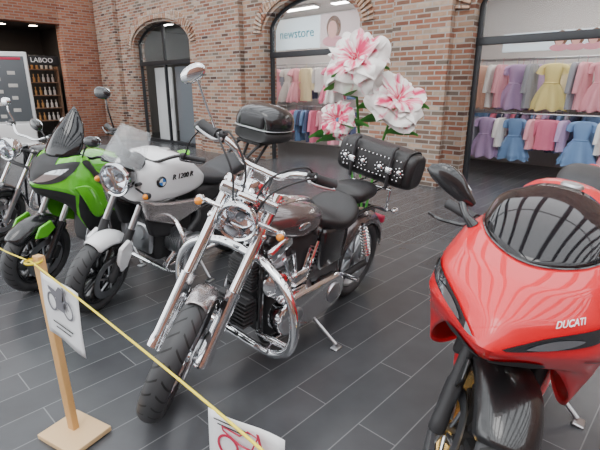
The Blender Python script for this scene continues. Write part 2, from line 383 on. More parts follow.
part(rt,'tank_console',chrome,lambda m:(m.body([(.26,.96,.02,.01,.01,2),(.2,.965,.04,.018,.02,2.4),(.05,.96,.045,.018,.02,2.4),(-.12,.93,.03,.014,.02,2.2),(-.2,.89,.01,.01,.01,2)]),m.lathe([(0,0),(.04,0),(.045,.012),(0,.018)],(.12,0,.975),(0,0,1),n=24)))
pair(rt,'tank_badge',chrome,lambda m:m.ell((.10,.164,.865),(.055,.006,.02)))
part(rt,'seat',leather,lambda m:m.body([(-.14,.80,.05,.03,.03,2.2),(-.2,.795,.13,.05,.06,2.4),(-.34,.77,.18,.045,.07,2.6),(-.48,.80,.175,.07,.08,2.6),(-.54,.84,.12,.05,.07,2.4)]))
part(rt,'passenger_seat',leather,lambda m:m.body([(-.55,.86,.06,.03,.04,2.2),(-.60,.88,.13,.05,.07,2.4),(-.74,.885,.13,.05,.07,2.5),(-.88,.87,.09,.04,.05,2.4),(-.92,.86,.04,.02,.03,2)]))
fender(rt,None,(-.815,0,.325),.385,.10,20,175,tankm,lip=.09)
part(rt,'tail_light',inkr,lambda m:m.rbox((-1.19,0,.55),(.05,.10,.06),.015))
indicator(rt,None,(-.98,.1,.70),(-1.0,.20,.72),chrome,chrome)
def hframe(m):
    m.tube([(.36,.0,.95),(.34,.06,.80),(.36,.11,.55),(.33,.12,.25),(.2,.12,.16),(-.25,.12,.16),(-.38,.12,.22),(-.42,.12,.5),(-.40,.12,.74),(0,.05,.80),(.36,0,.87)],.018,n=10,k=5)
    m.tube([(-.40,.11,.74),(-.75,.13,.78),(-1.0,.13,.70)],.014,k=4); m.mir(); m.tube([(.37,0,.82),(.42,0,1.02)],.035)
part(rt,'frame',blk,hframe)
pair(rt,'swingarm',blkm,lambda m:(m.tube([(-.32,.12,.30),(-.815,.13,.325)],.024)))
part(rt,'engine',blkm,lambda m:(m.rbox((.04,0,.34),(.48,.28,.32),.05),m.rbox((-.26,0,.38),(.30,.28,.30),.04),m.rbox((.0,0,.60),(.30,.22,.40),.03)))
part(rt,'battery_box',blk,lambda m:m.rbox((-.28,0,.62),(.26,.30,.28),.03))
part(rt,'timing_cover',chrome,lambda m:(m.rbox((.20,.135,.50),(.13,.06,.12),.025),m.rbox((.05,.135,.52),(.14,.05,.09),.02)))
for x,l in ((.16,.18),(.08,.2),(.0,.18),(-.08,.2)):
    part(rt,'pushrod_tube',chrome,lambda m:m.tube([(x*.6+.01,.125,.50),(x+(.04 if x>.05 else -.04),.125,.50+l)],.012,n=10))
vcyl(rt,(.08,0,.45),(.38,0,.92),.27,.12,alu,chrome,(.22,.22,.10))
vcyl(rt,(-.04,0,.45),(-.38,0,.92),.27,.12,alu,chrome,(.22,.22,.10))
def capsule(m,x0,x1,z,r,y0,y1):
    poly=[(x1+r*math.cos(a),z+r*math.sin(a)) for a in [-pi/2+pi*i/14 for i in range(15)]]+[(x0-r*.95*math.cos(a),z-r*.95*math.sin(a)) for a in [-pi/2+pi*i/14 for i in range(15)]]
    m.prism(poly,(0,y0,0),(1,0,0),(0,0,1),-(y1-y0))
part(rt,'primary_cover',chrome,lambda m:capsule(m,-.26,.16,.34,.13,.11,.22),bev=.02)
for x,r in ((-.24,.07),(.15,.055)):
    part(rt,'derby_cover',steel,lambda m:m.lathe([(0,.012),(r*.77,.012),(r*.95,.004),(r,-.01)],(x,.225,.34),(0,1,0),n=30))
part(rt,'air_cleaner',chrome,lambda m:m.lathe([(0,.06),(.07,.058),(.09,.04),(.095,0),(.09,-.03),(0,-.03)],(.02,-.17,.62),(0,-1,0),n=36))
for dz in (0,-.11):
    part(rt,'exhaust_pipe',chrome,lambda m:m.tube([(.22 if dz else -.14,-.08,.64),(.32 if dz else -.16,-.13,.54),(.26 if dz else -.2,-.18,.36+dz*.3),(-.3,-.21,.34+dz),(-.5,-.21,.36+dz),(-1.1,-.22,.40+dz)],[.026,.026,.026,.03,.045,.045],n=18,k=6))
part(rt,'engine_guard',chrome,lambda m:(m.tube([(.41,.0,.76),(.43,.16,.76),(.45,.34,.68),(.46,.42,.54),(.45,.41,.38),(.41,.30,.26),(.37,.12,.2),(.36,.0,.19)],.024,n=14,k=6),m.mir()))
part(rt,'voltage_regulator',blkm,lambda m:[m.rbox((.42,0,.34+.024*i),(.085,.21,.013),.004) for i in range(7)]+[m.rbox((.40,0,.41),(.05,.19,.18),.01)])
part(rt,'oil_cooler',blkm,lambda m:[m.rbox((.385,0,.54+.018*i),(.05,.18,.008),.003) for i in range(9)]+[m.rbox((.385,0,.61),(.035,.16,.18),.008)])
part(rt,'horn',chrome,lambda m:m.lathe([(0,.05),(.03,.05),(.075,.02),(.08,0),(.06,-.03),(0,-.03)],(.30,.16,.58),(.5,.85,0),n=28))
pair(rt,'footrest',chrome,lambda m:(m.tube([(.36,.12,.28),(.37,.2,.29)],.012),m.tube([(.37,.19,.29),(.37,.33,.30)],.019,n=14)))
part(rt,'gear_lever',chrome,lambda m:(m.tube([(.30,.20,.24),(.42,.24,.27),(.50,.25,.33)],.009,k=4),m.tube([(.50,.23,.33),(.50,.31,.33)],.013),m.tube([(.32,.21,.26),(.0,.2,.22)],.006)))
pair(rt,'passenger_footrest',chrome,lambda m:(m.tube([(-.45,.13,.36),(-.44,.28,.38)],.017,n=12)))
def shock(m):
    m.tube([(-.60,.16,.70),(-.78,.16,.36)],.013)
    for i in range(9):
        p=Vector((-.62,.16,.66)).lerp(Vector((-.74,.16,.44)),i/8); m.lathe([(.026,-.006),(.032,0),(.026,.006),(.02,0)],p,(-.5,0,-.9),n=20,closed=True)
pair(rt,'rear_shock',chrome,shock)
stand(rt,(-.12,.14,.2),.37,LN,-.12)
part(rt,'luggage_rack',chrome,lambda m:([m.tube([(-.82,y,.87),(-1.2,y,.895)],.008) for y in (-.1,0,.1)],m.tube([(-.95,.16,.875),(-.95,-.16,.875)],.009),m.tube([(-1.15,.16,.89),(-1.15,-.16,.89)],.009),m.tube([(-1.0,.13,.70),(-1.0,.13,.88)],.011),m.tube([(-1.0,-.13,.70),(-1.0,-.13,.88)],.011)))
bag=bpy.data.objects.new('leather_bag',None); link(bag); bpy.context.view_layer.update()
bag.matrix_world=harley.matrix_world@Matrix.Translation((-1.03,-.01,.91))@Matrix.Rotation(rad(-3),4,'X')
top(bag,'black studded leather roll bag strapped on a cruiser rear rack','bag')
def bagb(m):
    sv=m.M.copy(); m.M=Matrix.Rotation(pi/2,4,'Z')
    m.body([(-.30,.13,.05,.06,.06,2.6),(-.295,.13,.115,.115,.115,3.4),(-.2,.13,.13,.13,.13,3.6),(0,.13,.132,.132,.13,3.6),(.2,.13,.13,.13,.13,3.6),(.295,.13,.115,.115,.115,3.4),(.30,.13,.05,.06,.06,2.6)]); m.M=sv
part(bag,'bag_body',leather,bagb)
def flap(m):
    rows=[]
    for i in range(21):
        y=-.25+.5*i/20; dr=.05*abs(math.sin(i/20*pi*2)); row=[]
        for j in range(21):
            a=rad(150-(150+34-dr*300)*j/20); c,s=math.cos(a),math.sin(a); k_=.141
            row.append((k_*math.copysign(abs(c)**.6,c),y,.13+k_*math.copysign(abs(s)**.6,s)))
        rows.append(row)
    m.grid(rows)
part(bag,'flap',leather,flap,solid=.006)
for y in (-.15,.15):
    part(bag,'strap',vinyl,lambda m:m.tube([(.10,y,.285),(.150,y,.27),(.157,y,.18),(.157,y,.08),(.14,y,-.005)],.012,n=8,k=4))
    part(bag,'buckle',chrome,lambda m:m.rbox((.168,y,.13),(.012,.05,.045),.006))
for a in (34,-24):
    part(bag,'stud_trim',chrome,lambda m:[m.ell((.150,-.22+.44*i/14,.13+.141*math.sin(rad(a))),(.007,.007,.007),n=8,m=5) for i in range(15)])
for y in (-.07,.07,.22,-.22):
    part(bag,'concho',chrome,lambda m:[m.ell((.150,y,.13),(.008,.02,.02),n=14,m=6)]+[m.ell((.149,y+.033*math.cos(k*pi/4),.13+.033*math.sin(k*pi/4)),(.007,.007,.007),n=8,m=5) for k in range(8)])

# ================================================================ ROADSTER (white boxer)
LB=10
rt=root('motorcycle','white roadster motorcycle with round headlight, boxer engine and top case',(-1.10,3.63),(-.51,-.86),LB)
axf=Vector((.7475,0,.30)); MB2=steer((.42,0,.85),25,16)
wheel(rt,axf,.30,.062,.215,'cast',blk,(-.085,.085),MB2,n=10,discr=.16)
wheel(rt,(-.7475,0,.31),.31,.09,.215,'cast',blk,(),n=5)
fork(rt,MB2,axf,25,.105,.74,.028,.022,blkm,blkm,steel,caliper=(1,-1),split=.5)
fender(rt,MB2,axf,.325,.080,66,160,white,lip=.07)
pair(rt,'mudguard_side',white,lambda m:(m.prism([(.64,.36),(.70,.34),(.74,.44),(.73,.54),(.64,.58),(.59,.48)],(0,.115,0),(1,0,0),(0,0,1),-.03)),MB2,bev=.008)
headlamp(rt,MB2,(.66,0,1.0),.108,.15,blk,4,chrome)
pair(rt,'headlight_bracket',blkm,lambda m:(m.tube([(.6,.11,.98),(.50,.10,.96),(.46,.09,.9)],.012,k=3)),MB2)
indicator(rt,MB2,(.55,.08,.93),(.58,.19,.92),orange,blkm)
part(rt,'instrument',blkm,lambda m:(m.lathe([(0,-.05),(.045,-.05),(.05,0),(.045,.008),(0,.006)],(.52,.055,1.15),(-.7,0,.7),n=24),m.lathe([(0,-.05),(.045,-.05),(.05,0),(.045,.008),(0,.006)],(.52,-.055,1.15),(-.7,0,.7),n=24),m.rbox((.50,0,1.09),(.08,.16,.06),.015)),MB2)
def fly(m):
    rows=[]
    for i in range(17):
        q=-1+i/8; rows.append([(.70-.13*t-.07*q*q,(.15-.035*t*t)*q,1.12+.23*t-.02*q*q) for t in [j/10 for j in range(11)]])
    m.grid(rows)
part(rt,'windscreen',clear,fly,MB2,solid=.003)
bars(rt,MB2,[(.42,0,1.11),(.42,.12,1.11),(.36,.26,1.19),(.26,.40,1.18)],.012,blk,rub,.12,blk)
mirror(rt,MB2,(.33,.29,1.20),(.34,.38,1.42),(.02,.07,.042),-10,blk,blk,(.36,.33,1.33))
part(rt,'fuel_tank',white,lambda m:m.body([(.54,.91,.06,.05,.06,2.6),(.51,.93,.15,.11,.13,3.2),(.38,.955,.212,.155,.17,4),(.14,.955,.222,.165,.17,4),(-.06,.90,.165,.11,.12,3),(-.2,.86,.09,.05,.07,2.4),(-.24,.85,.03,.02,.03,2)]))
pair(rt,'tank_side_panel',silver,lambda m:(m.prism([(.55,.86),(.50,.70),(.24,.60),(-.05,.68),(.0,.76),(.28,.79),(.44,.82)],(0,.175,0),(1,0,0),(0,0,1),-.05)),bev=.015)
pair(rt,'shroud',blkm,lambda m:(m.prism([(.50,.74),(.42,.54),(.26,.50),(.22,.62),(.42,.70)],(0,.13,0),(1,0,0),(0,0,1),-.06)),bev=.015)
part(rt,'fuel_cap',alu,lambda m:m.lathe([(0,.012),(.035,.01),(.042,0),(.042,-.01)],(.16,0,1.12),(0,0,1),n=28))
bblue=M('badge_blue',(.03,.2,.6),0,.3)
for s in (1,-1):
    bd=part(rt,'round_badge',blk,lambda m:m.lathe([(0,.012),(.034,.012),(.040,.006),(.042,0)],(.38,s*.208,.965),(.1,s,.05),n=30))
    Mt=frame((.3815,s*.221,.966),(-s,.1,0),(0,-.05*s,1))
    for i,c_ in enumerate((bblue,whitep,bblue,whitep)):
        a0=i*pi/2; P=[(0,0)]+[(.026*math.cos(a0+pi/2*k/6),.026*math.sin(a0+pi/2*k/6)) for k in range(7)]
        mb=MB(); mb.prism(P,(0,0,.0),(1,0,0),(0,1,0),.002); mb.obj('badge_quarter',c_,bd,Mt)
    text_obj('R 1200 R',.055,inkb,frame((.19,s*.226,.985),(-s,0,0),(0,-.04*s,1)),rt,shear=.2,bold=0,ext=.004)
part(rt,'seat',vinyl,lambda m:m.body([(-.14,.87,.06,.04,.04,2.2),(-.2,.86,.12,.05,.06,2.4),(-.40,.84,.16,.045,.07,2.6),(-.50,.87,.15,.06,.08,2.6),(-.70,.92,.14,.055,.07,2.6),(-.82,.92,.10,.04,.05,2.4),(-.85,.92,.04,.02,.03,2)]))
part(rt,'tail',silver,lambda m:m.body([(-.5,.80,.10,.04,.04,2.2),(-.75,.83,.11,.05,.05,2.4),(-.95,.87,.07,.04,.04,2.2),(-1.0,.88,.02,.02,.02,2)]))
part(rt,'luggage_rack',blkm,lambda m:(m.tube([(-.7,.1,.94),(-.9,.12,1.06),(-1.2,.12,1.07)],.014,k=4),m.tube([(-.92,.08,.88),(-1.05,.11,1.06)],.014),m.mir(),m.rbox((-1.02,0,1.075),(.28,.28,.03),.01)))
part(rt,'engine',blkm,lambda m:(m.rbox((.14,0,.46),(.38,.28,.38),.06),m.rbox((-.18,0,.46),(.34,.24,.32),.05),m.rbox((.33,0,.50),(.06,.20,.22),.03),m.rbox((-.25,0,.70),(.3,.24,.2),.04)))
part(rt,'front_cover',alu,lambda m:(m.rbox((.345,0,.46),(.05,.20,.24),.02),m.lathe([(0,.02),(.05,.02),(.06,0)],(.37,0,.5),(1,0,0),n=24)))
for s in (1,-1): vcyl(rt,(.16,s*.10,.44),(0,s,-.02),.19,.10,alu,steel,(.20,.20,.10))
pair(rt,'intake_pipe',blkm,lambda m:(m.tube([(.10,.22,.50),(-.02,.20,.58),(-.10,.12,.62)],.03,k=4)))
part(rt,'engine_guard',chrome,lambda m:(m.tube([(.30,.0,.68),(.31,.25,.69),(.33,.38,.61),(.33,.43,.46),(.31,.38,.30),(.28,.22,.22),(.26,.0,.20)],.018,n=12,k=6),m.mir()))
part(rt,'exhaust_pipe',chrome,lambda m:(m.tube([(.22,.22,.38),(.28,.18,.25),(.1,.12,.2),(-.3,.14,.22),(-.5,.2,.3)],.022,k=5,n=14),m.tube([(-.5,.2,.3),(-.55,.2,.33),(-1.0,.22,.5)],[.03,.055,.055],n=20)))
part(rt,'frame',blk,lambda m:(m.tube([(.40,.03,.95),(.34,.10,.72),(.1,.14,.62),(-.3,.13,.66),(-.5,.10,.78),(-.9,.09,.86)],.016,k=5),m.tube([(.3,.1,.66),(.2,.12,.28),(-.28,.12,.26),(-.34,.12,.62)],.015,k=5),m.mir(),m.tube([(.38,0,.72),(.44,0,1.0)],.04)))
part(rt,'swingarm',blkm,lambda m:m.tube([(-.26,-.08,.38),(-.7475,-.10,.31)],.04))
fender(rt,None,(-.7475,0,.31),.36,.09,60,150,blkm,lip=.05)
stand(rt,(-.12,.12,.22),.36,LB,-.05)
tcse=bpy.data.objects.new('top_case',None); link(tcse); bpy.context.view_layer.update()
tcse.matrix_world=rt.matrix_world@Matrix.Translation((-1.06,.04,1.085))
top(tcse,'black rounded plastic top case with backrest on a motorcycle rack','motorcycle top case')
part(tcse,'case_base',blkm,lambda m:m.body([(.20,.07,.10,.05,.05,3),(.19,.07,.20,.065,.06,3.2),(0,.07,.26,.07,.065,3.2),(-.19,.07,.21,.065,.06,3.2),(-.21,.07,.10,.05,.05,3)]))
part(tcse,'case_lid',blk,lambda m:m.body([(.20,.15,.10,.04,.02,3),(.19,.15,.20,.15,.03,3),(0,.15,.265,.20,.03,3),(-.19,.15,.22,.15,.03,3),(-.215,.15,.10,.05,.02,3)]))
part(tcse,'trim_strip',alu,lambda m:m.body([(.208,.135,.11,.008,.008,3),(.197,.135,.206,.009,.009,3),(0,.135,.27,.01,.01,3),(-.2,.135,.22,.009,.009,3),(-.215,.135,.1,.008,.008,3)]))
part(tcse,'backrest',vinyl,lambda m:m.rbox((.205,0,.20),(.05,.26,.12),.024))

# ================================================================ FAIRING SURFACE
half=[
 [(.74,0,.985),(.85,0,.955),(.955,0,.890),(1.0,0,.825),(.95,0,.765),(.86,0,.73)],
 [(.72,.07,.99),(.81,.09,.96),(.885,.105,.90),(.915,.115,.825),(.875,.10,.755),(.79,.085,.715)],
 [(.66,.135,1.0),(.725,.175,.965),(.775,.21,.90),(.785,.23,.815),(.75,.205,.73),(.68,.165,.67)],
 [(.57,.18,1.015),(.61,.225,.97),(.635,.258,.885),(.64,.272,.785),(.62,.26,.67),(.59,.23,.56)],
 [(.44,.20,1.00),(.47,.24,.95),(.485,.272,.86),(.495,.28,.74),(.505,.27,.60),(.51,.245,.46)],
 [(.30,.20,.90),(.31,.235,.86),(.325,.26,.78),(.335,.27,.66),(.355,.26,.52),(.39,.225,.39)],
 [(.16,.20,.84),(.15,.22,.80),(.14,.235,.74),(.14,.24,.62),(.14,.235,.48),(.17,.19,.33)],
 [(.02,.18,.78),(.0,.2,.74),(-.02,.21,.69),(-.04,.215,.58),(-.05,.21,.44),(-.02,.17,.30)]]
def fairG(fn=lambda p:p,lin=.6):
    H=[[fn(Vector(p)) for p in r] for r in half]
    return Surf([[Vector((p.x,-p.y,p.z)) for p in r] for r in reversed(H)]+H[1:],lin)
def lampshape(s,u0,u1,vt0,vt1,vb0,vb1,pw=.3):
    def f(a,b):
        u=u0+(u1-u0)*a; w=math.sin(pi*a)**pw if 0<a<1 else 0
        vt=vt0+(vt1-vt0)*a; vb=vb0+(vb1-vb0)*a; m=(vt+vb)/2; h=(vb-vt)/2*w
        return 7+s*u, m-h+2*h*b
    return f
# ================================================================ RED SPORT BIKE
LD=10
rt=root('motorcycle','glossy red full-fairing sport motorcycle with dark screen on side stand',(1.02,2.02),(-.6,-.8),LD,1.07)
axf=Vector((.715,0,.30)); rk=24; MD=steer((.40,0,.85),rk,24)
wheel(rt,axf,.30,.072,.215,'y',gold,(-.082,.082),MD,discr=.15,spokemat=blkm)
wheel(rt,(-.715,0,.31),.31,.095,.215,'y',gold,(-.1,),discr=.12,spokemat=blkm)
fork(rt,MD,axf,rk,.115,.66,.026,.028,blkm,blkm,gold,caliper=None,split=.62)
fender(rt,MD,axf,.328,.108,42,150,carbon,lip=.075)
pair(rt,'mudguard_bracket',carbon,lambda m:(m.prism([(.60,.40),(.65,.38),(.70,.50),(.66,.56),(.58,.52)],(0,.112,0),(1,0,0),(0,0,1),-.012)),MD,bev=.004)
pair(rt,'brake_caliper',blkm,lambda m:m.rbox((.60,.095,.36),(.06,.05,.11),.014,Matrix.Rotation(-rad(rk),3,'Y')),MD)
FS=fairG()
fa=part(rt,'fairing',red,lambda m:m.surf(FS,0,14,0,5,112,30),solid=.006,ang=50)
part(fa,'screen_edge_trim',blk,lambda m:m.surf(FS,2.6,11.4,-.0,.06,80,2,off=.004))
for s in (1,-1):
    part(fa,'headlight',darkglass,lambda m:m.surf(FS,0,0,0,0,36,12,off=.007,shape=lampshape(s,.3,3.0,2.62,1.75,3.1,2.2,.6)))
    part(fa,'headlight_lens',lampd,lambda m:m.surf(FS,0,0,0,0,24,8,off=.011,shape=lampshape(s,.7,1.7,2.65,2.3,2.92,2.58,.7)))
    part(fa,'air_intake',blkm,lambda m:m.surf(FS,0,0,0,0,24,8,off=.004,shape=lampshape(s,.10,1.3,3.55,3.45,4.35,4.0,.5)))
    part(fa,'side_vent',blkm,lambda m:m.surf(FS,0,0,0,0,20,8,off=.003,shape=lampshape(s,4.6,6.3,3.6,3.0,4.3,3.7)))
    part(fa,'panel_seam',blkm,lambda m:m.surf(FS,0,0,0,0,30,1,off=.0025,shape=lambda a,b:(7+s*(1.9+2.6*a),3.25+.5*a+.035*b)))
v,f=text_verts('DUCATI',.9,.0,.15,.02); mb=MB()
for p in v:
    u=1.42+p.x*.165; vv=1.93-p.y*.32-(u-1.42)*.30; q=FS.p(7+u,vv); mb.v.append(q+FS.n(7+u,vv)*.006)
mb.f=f; mb.obj('lettering',whitep,fa,weld=False)
def scr(m):
    rows=[]
    for i in range(33):
        q=-1+i/16; u=7+q*4.0; base=FS.p(u,0.03)
        back=Vector((.37,.135*math.copysign(abs(q)**.8,q) if q else 0,1.15-.05*q*q))
        row=[]
        for j in range(15):
            t=j/14; p=base.lerp(back,t); p.z+=.022*math.sin(pi*t)*(1-.3*q*q); p.x+=.02*math.sin(pi*t)*(1-q*q); p.y+=math.copysign(.02*math.sin(pi*t)*abs(q),q)
            row.append(p)
        rows.append(row)
    m.grid(rows)
part(rt,'windscreen',smoke,scr,solid=.003)
part(rt,'dash',blkm,lambda m:(m.rbox((.54,0,.97),(.05,.20,.10),.02,Matrix.Rotation(rad(-30),3,'Y')),m.rbox((.60,0,.90),(.2,.2,.06),.02)))
part(rt,'fuel_tank',red,lambda m:m.body([(.34,.88,.06,.05,.05,2.2),(.30,.90,.13,.13,.10,2.4),(.16,.94,.19,.17,.14,2.5),(.0,.93,.18,.17,.14,2.5),(-.12,.87,.13,.12,.10,2.4),(-.22,.82,.08,.03,.05,2.2),(-.25,.81,.03,.02,.03,2)]))
part(rt,'fuel_cap',alu,lambda m:m.lathe([(0,.01),(.035,.01),(.042,0),(.042,-.01)],(.14,0,1.11),(0,0,1),n=28))
part(rt,'seat',vinyl,lambda m:m.body([(-.18,.84,.06,.03,.04,2.2),(-.25,.84,.12,.035,.05,2.4),(-.42,.85,.13,.03,.05,2.6),(-.5,.88,.12,.03,.05,2.4),(-.52,.89,.05,.02,.03,2)]))
part(rt,'passenger_seat',vinyl,lambda m:m.body([(-.48,.95,.05,.02,.03,2.2),(-.54,.985,.12,.05,.05,2.4),(-.70,1.015,.12,.055,.05,2.6),(-.82,1.04,.06,.02,.04,2.4)]))
part(rt,'tail',red,lambda m:m.body([(-.30,.81,.10,.03,.05,2.4),(-.48,.87,.13,.05,.07,2.5),(-.65,.94,.125,.05,.07,2.5),(-.85,1.0,.08,.035,.05,2.4),(-.97,1.03,.03,.015,.02,2)]))
pair(rt,'exhaust_pipe',steel,lambda m:(m.tube([(-.35,.075,.70),(-.7,.075,.80),(-.93,.075,.86)],[.04,.055,.05],n=20,k=4)))
for s in (1,-1):
    g=part(rt,'handlebar',blkm,lambda m:m.tube([(.42,s*.11,.94),(.40,s*.2,.945),(.30,s*.37,.94)],.012,n=12))
    part(g,'grip',rub,lambda m:m.tube([(.375,s*.245,.943),(.34,s*.305,.941),(.30,s*.37,.94),(.293,s*.383,.94)],[.020,.020,.019,.021],n=16))
    part(g,'lever',blk,lambda m:m.tube([(.42,s*.22,.94),(.45,s*.27,.93),(.43,s*.36,.915),(.39,s*.42,.91)],[.008,.008,.007,.007],n=10,k=4))
    st=part(rt,'mirror_stalk',blk,lambda m:m.tube([(.60,s*.20,.99),(.60,s*.235,1.02),(.58,s*.26,1.05)],[.020,.012,.014],n=12,k=4))
    def mh(m):
        R=Matrix.Rotation(rad(-s*6),3,'Z')@Matrix.Rotation(rad(s*30),3,'X')
        m.M=Matrix.Translation((.58,s*.31,1.10))@R.to_4x4()@Matrix.Rotation(pi/2*s,4,'Z')
        m.body([(-.10,0,.010,.010,.010,2),(-.06,0,.022,.024,.026,2.2),(0,.004,.028,.040,.038,2.4),(.06,.0,.024,.036,.034,2.4),(.095,-.01,.01,.012,.015,2)])
    part(st,'mirror_housing',blk,mh)
    part(st,'mirror_glass',mirrorm,lambda m:m.ell((.558,s*.31,1.102),(.006,.075,.030),R=Matrix.Rotation(rad(s*30),3,'X'),e=.85))
part(rt,'engine',blkm,lambda m:(m.rbox((.1,0,.40),(.36,.26,.30),.06),m.rbox((-.15,0,.45),(.24,.26,.3),.05)))
part(rt,'radiator',blkm,lambda m:m.rbox((.44,0,.58),(.05,.32,.30),.015,Matrix.Rotation(rad(-14),3,'Y')))
part(rt,'belly_pan',red,lambda m:m.body([(.40,.33,.10,.06,.08,2.4),(.28,.30,.18,.08,.13,2.6),(.0,.26,.19,.08,.10,2.6),(-.22,.25,.14,.06,.06,2.6),(-.26,.25,.06,.03,.03,2.2)]))
part(rt,'frame',red,lambda m:(m.tube([(.40,.05,.86),(.2,.15,.72),(-.1,.15,.60),(-.28,.13,.50)],.018,k=4),m.tube([(.36,.07,.74),(.1,.15,.55)],.016),m.mir(),m.tube([(.36,0,.74),(.42,0,.93)],.038)))
part(rt,'swingarm',blk,lambda m:(m.tube([(-.24,.08,.38),(-.45,-.11,.36),(-.715,-.12,.31)],[.05,.04,.035],k=4)))
pair(rt,'footrest',alu,lambda m:(m.tube([(-.25,.15,.40),(-.25,.26,.41)],.011)))
stand(rt,(-.08,.14,.2),.35,LD,-.02)

# ================================================================ GREEN SPORT TOURER
LK=9
rt=root('motorcycle','lime green sport motorcycle with tall dark windscreen and black front',(-1.77,3.97),(-.47,-.883),LK)
axf=Vector((.72,0,.30)); rk=25; MK=steer((.40,0,.85),rk,10)
wheel(rt,axf,.30,.06,.215,'cast',blk,(-.08,.08),MK,n=6,discr=.16)
wheel(rt,(-.72,0,.31),.31,.085,.215,'cast',blk,(),n=5)
fork(rt,MK,axf,rk,.10,.70,.028,.022,blkm,blk,steel,caliper=(1,-1))
fender(rt,MK,axf,.335,.085,40,140,blk,lip=.07)
pair(rt,'mudguard_side',green,lambda m:(m.prism([(.66,.56),(.74,.50),(.84,.52),(.80,.60),(.70,.63)],(0,.10,0),(1,0,0),(0,0,1),-.02)),MK,bev=.006)
def gfn(p):
    x=p.x
    if x>.3: x=.3+(x-.3)*.60
    return Vector((x,p.y*.92,p.z*1.16-.08+max(0,(.6-p.z))*.35))
GS=fairG(gfn,.85)
fa=part(rt,'fairing',green,lambda m:m.surf(GS,1,13,0,5,96,30),solid=.006,ang=25)
part(fa,'nose_panel',blkm,lambda m:m.surf(GS,5.7,8.3,.0,2.4,30,12,off=.005))
part(fa,'chin_panel',blkm,lambda m:m.surf(GS,4.4,9.6,3.3,5,40,8,off=.004))
for s in (1,-1):
    part(fa,'headlight_surround',blkm,lambda m:m.surf(GS,0,0,0,0,26,10,off=.006,shape=lampshape(s,-.1,3.3,1.6,.3,3.7,1.4,.8)))
    part(fa,'headlight',lampc,lambda m:m.surf(GS,0,0,0,0,26,10,off=.010,shape=lampshape(s,.15,2.3,2.3,1.1,3.2,1.7,1.0)))
    part(fa,'lower_panel',blkm,lambda m:m.surf(GS,0,0,0,0,26,10,off=.004,shape=lampshape(s,2.8,6.3,2.8,3.3,5.0,5.0,.15)))
    part(fa,'accent_panel',blkm,lambda m:m.surf(GS,0,0,0,0,26,10,off=.005,shape=lampshape(s,3.4,6.9,.1,.8,1.6,1.6,.6)))
    part(fa,'winglet',green,lambda m:m.surf(GS,0,0,0,0,26,10,off=.022,shape=lampshape(s,2.6,5.2,2.3,2.5,3.2,4.2,.7)),solid=.018)
def scr2(m):
    rows=[]
    for i in range(25):
        q=-1+i/12; u=7+q*3.3; base=GS.p(u,0.05); back=Vector((.34,.10*q,1.43-.12*abs(q)**1.5)); row=[]
        for j in range(13):
            t=j/12; p=base.lerp(back,t); p.x+=.03*math.sin(pi*t)*(1-q*q); p.y+=.03*math.sin(pi*t)*q; row.append(p)
        rows.append(row)
    m.grid(rows)
part(rt,'windscreen',smoke2,scr2,solid=.003)
part(rt,'fuel_tank',green,lambda m:m.body([(.34,.92,.06,.05,.05,2.2),(.30,.93,.14,.09,.10,2.4),(.14,.95,.19,.12,.16,2.5),(-.02,.93,.17,.10,.14,2.5),(-.14,.88,.11,.07,.08,2.4),(-.22,.83,.04,.03,.03,2)]))
part(rt,'seat',vinyl,lambda m:m.body([(-.16,.83,.06,.04,.04,2.2),(-.25,.82,.13,.045,.05,2.4),(-.42,.83,.14,.05,.05,2.6),(-.55,.88,.13,.05,.06,2.5),(-.75,.91,.10,.04,.05,2.4),(-.8,.92,.04,.02,.02,2)]))
part(rt,'tail',green,lambda m:m.body([(-.4,.79,.12,.03,.05,2.4),(-.65,.84,.13,.05,.05,2.5),(-.9,.90,.08,.03,.04,2.4),(-.98,.92,.03,.015,.02,2)]))
bars(rt,MK,[(.34,0,1.06),(.34,.14,1.06),(.32,.22,1.09),(.22,.36,1.08)],.012,blk,rub,.12,blk)
mirror(rt,None,(.42,.17,1.06),(.44,.30,1.22),(.025,.07,.042),10,blk,blk,(.44,.25,1.18))
part(rt,'engine',blkm,lambda m:(m.rbox((.12,0,.42),(.36,.30,.32),.06),m.rbox((.18,0,.60),(.2,.3,.2),.04)))
part(rt,'frame',blk,lambda m:(m.tube([(.38,.05,.90),(.2,.16,.72),(-.1,.16,.60),(-.3,.13,.48)],.022,k=4),m.mir(),m.tube([(.36,0,.76),(.42,0,1.0)],.038)))
pair(rt,'swingarm',blkm,lambda m:(m.tube([(-.26,.12,.42),(-.72,.12,.31)],.026)))
part(rt,'exhaust_pipe',steel,lambda m:(m.tube([(.28,.08,.5),(.3,.07,.25),(.0,.03,.18),(-.2,.0,.22)],.022,k=4),m.rbox((-.1,0,.22),(.3,.2,.12),.04)))
stand(rt,(-.08,.14,.22),.36,LK,-.02)

# ================================================================ DARK BIKE (partly visible)
rt=root('motorcycle','dark grey naked motorcycle with chrome round headlight beside green one',(-2.75,5.05),(-.5,-.866),9)
axf=Vector((.73,0,.31)); MX=steer((.40,0,.85),27,14)
wheel(rt,axf,.31,.06,.22,'cast',blk,(-.08,.08),MX,n=6,discr=.15)
wheel(rt,(-.73,0,.31),.31,.08,.22,'cast',blk,(),n=5)
fork(rt,MX,axf,27,.105,.74,.028,.022,blkm,steel,chrome,caliper=(1,))
fender(rt,MX,axf,.34,.075,40,160,blk,lip=.05)
headlamp(rt,MX,(.60,0,1.0),.105,.14,chrome,4,chrome)
bars(rt,MX,[(.38,0,1.09),(.38,.12,1.09),(.32,.24,1.15),(.24,.36,1.13)],.012,chrome,rub,.12)
mirror(rt,MX,(.28,.27,1.16),(.27,.36,1.32),(.02,.06,.045),-15,chrome,chrome,(.30,.32,1.26))
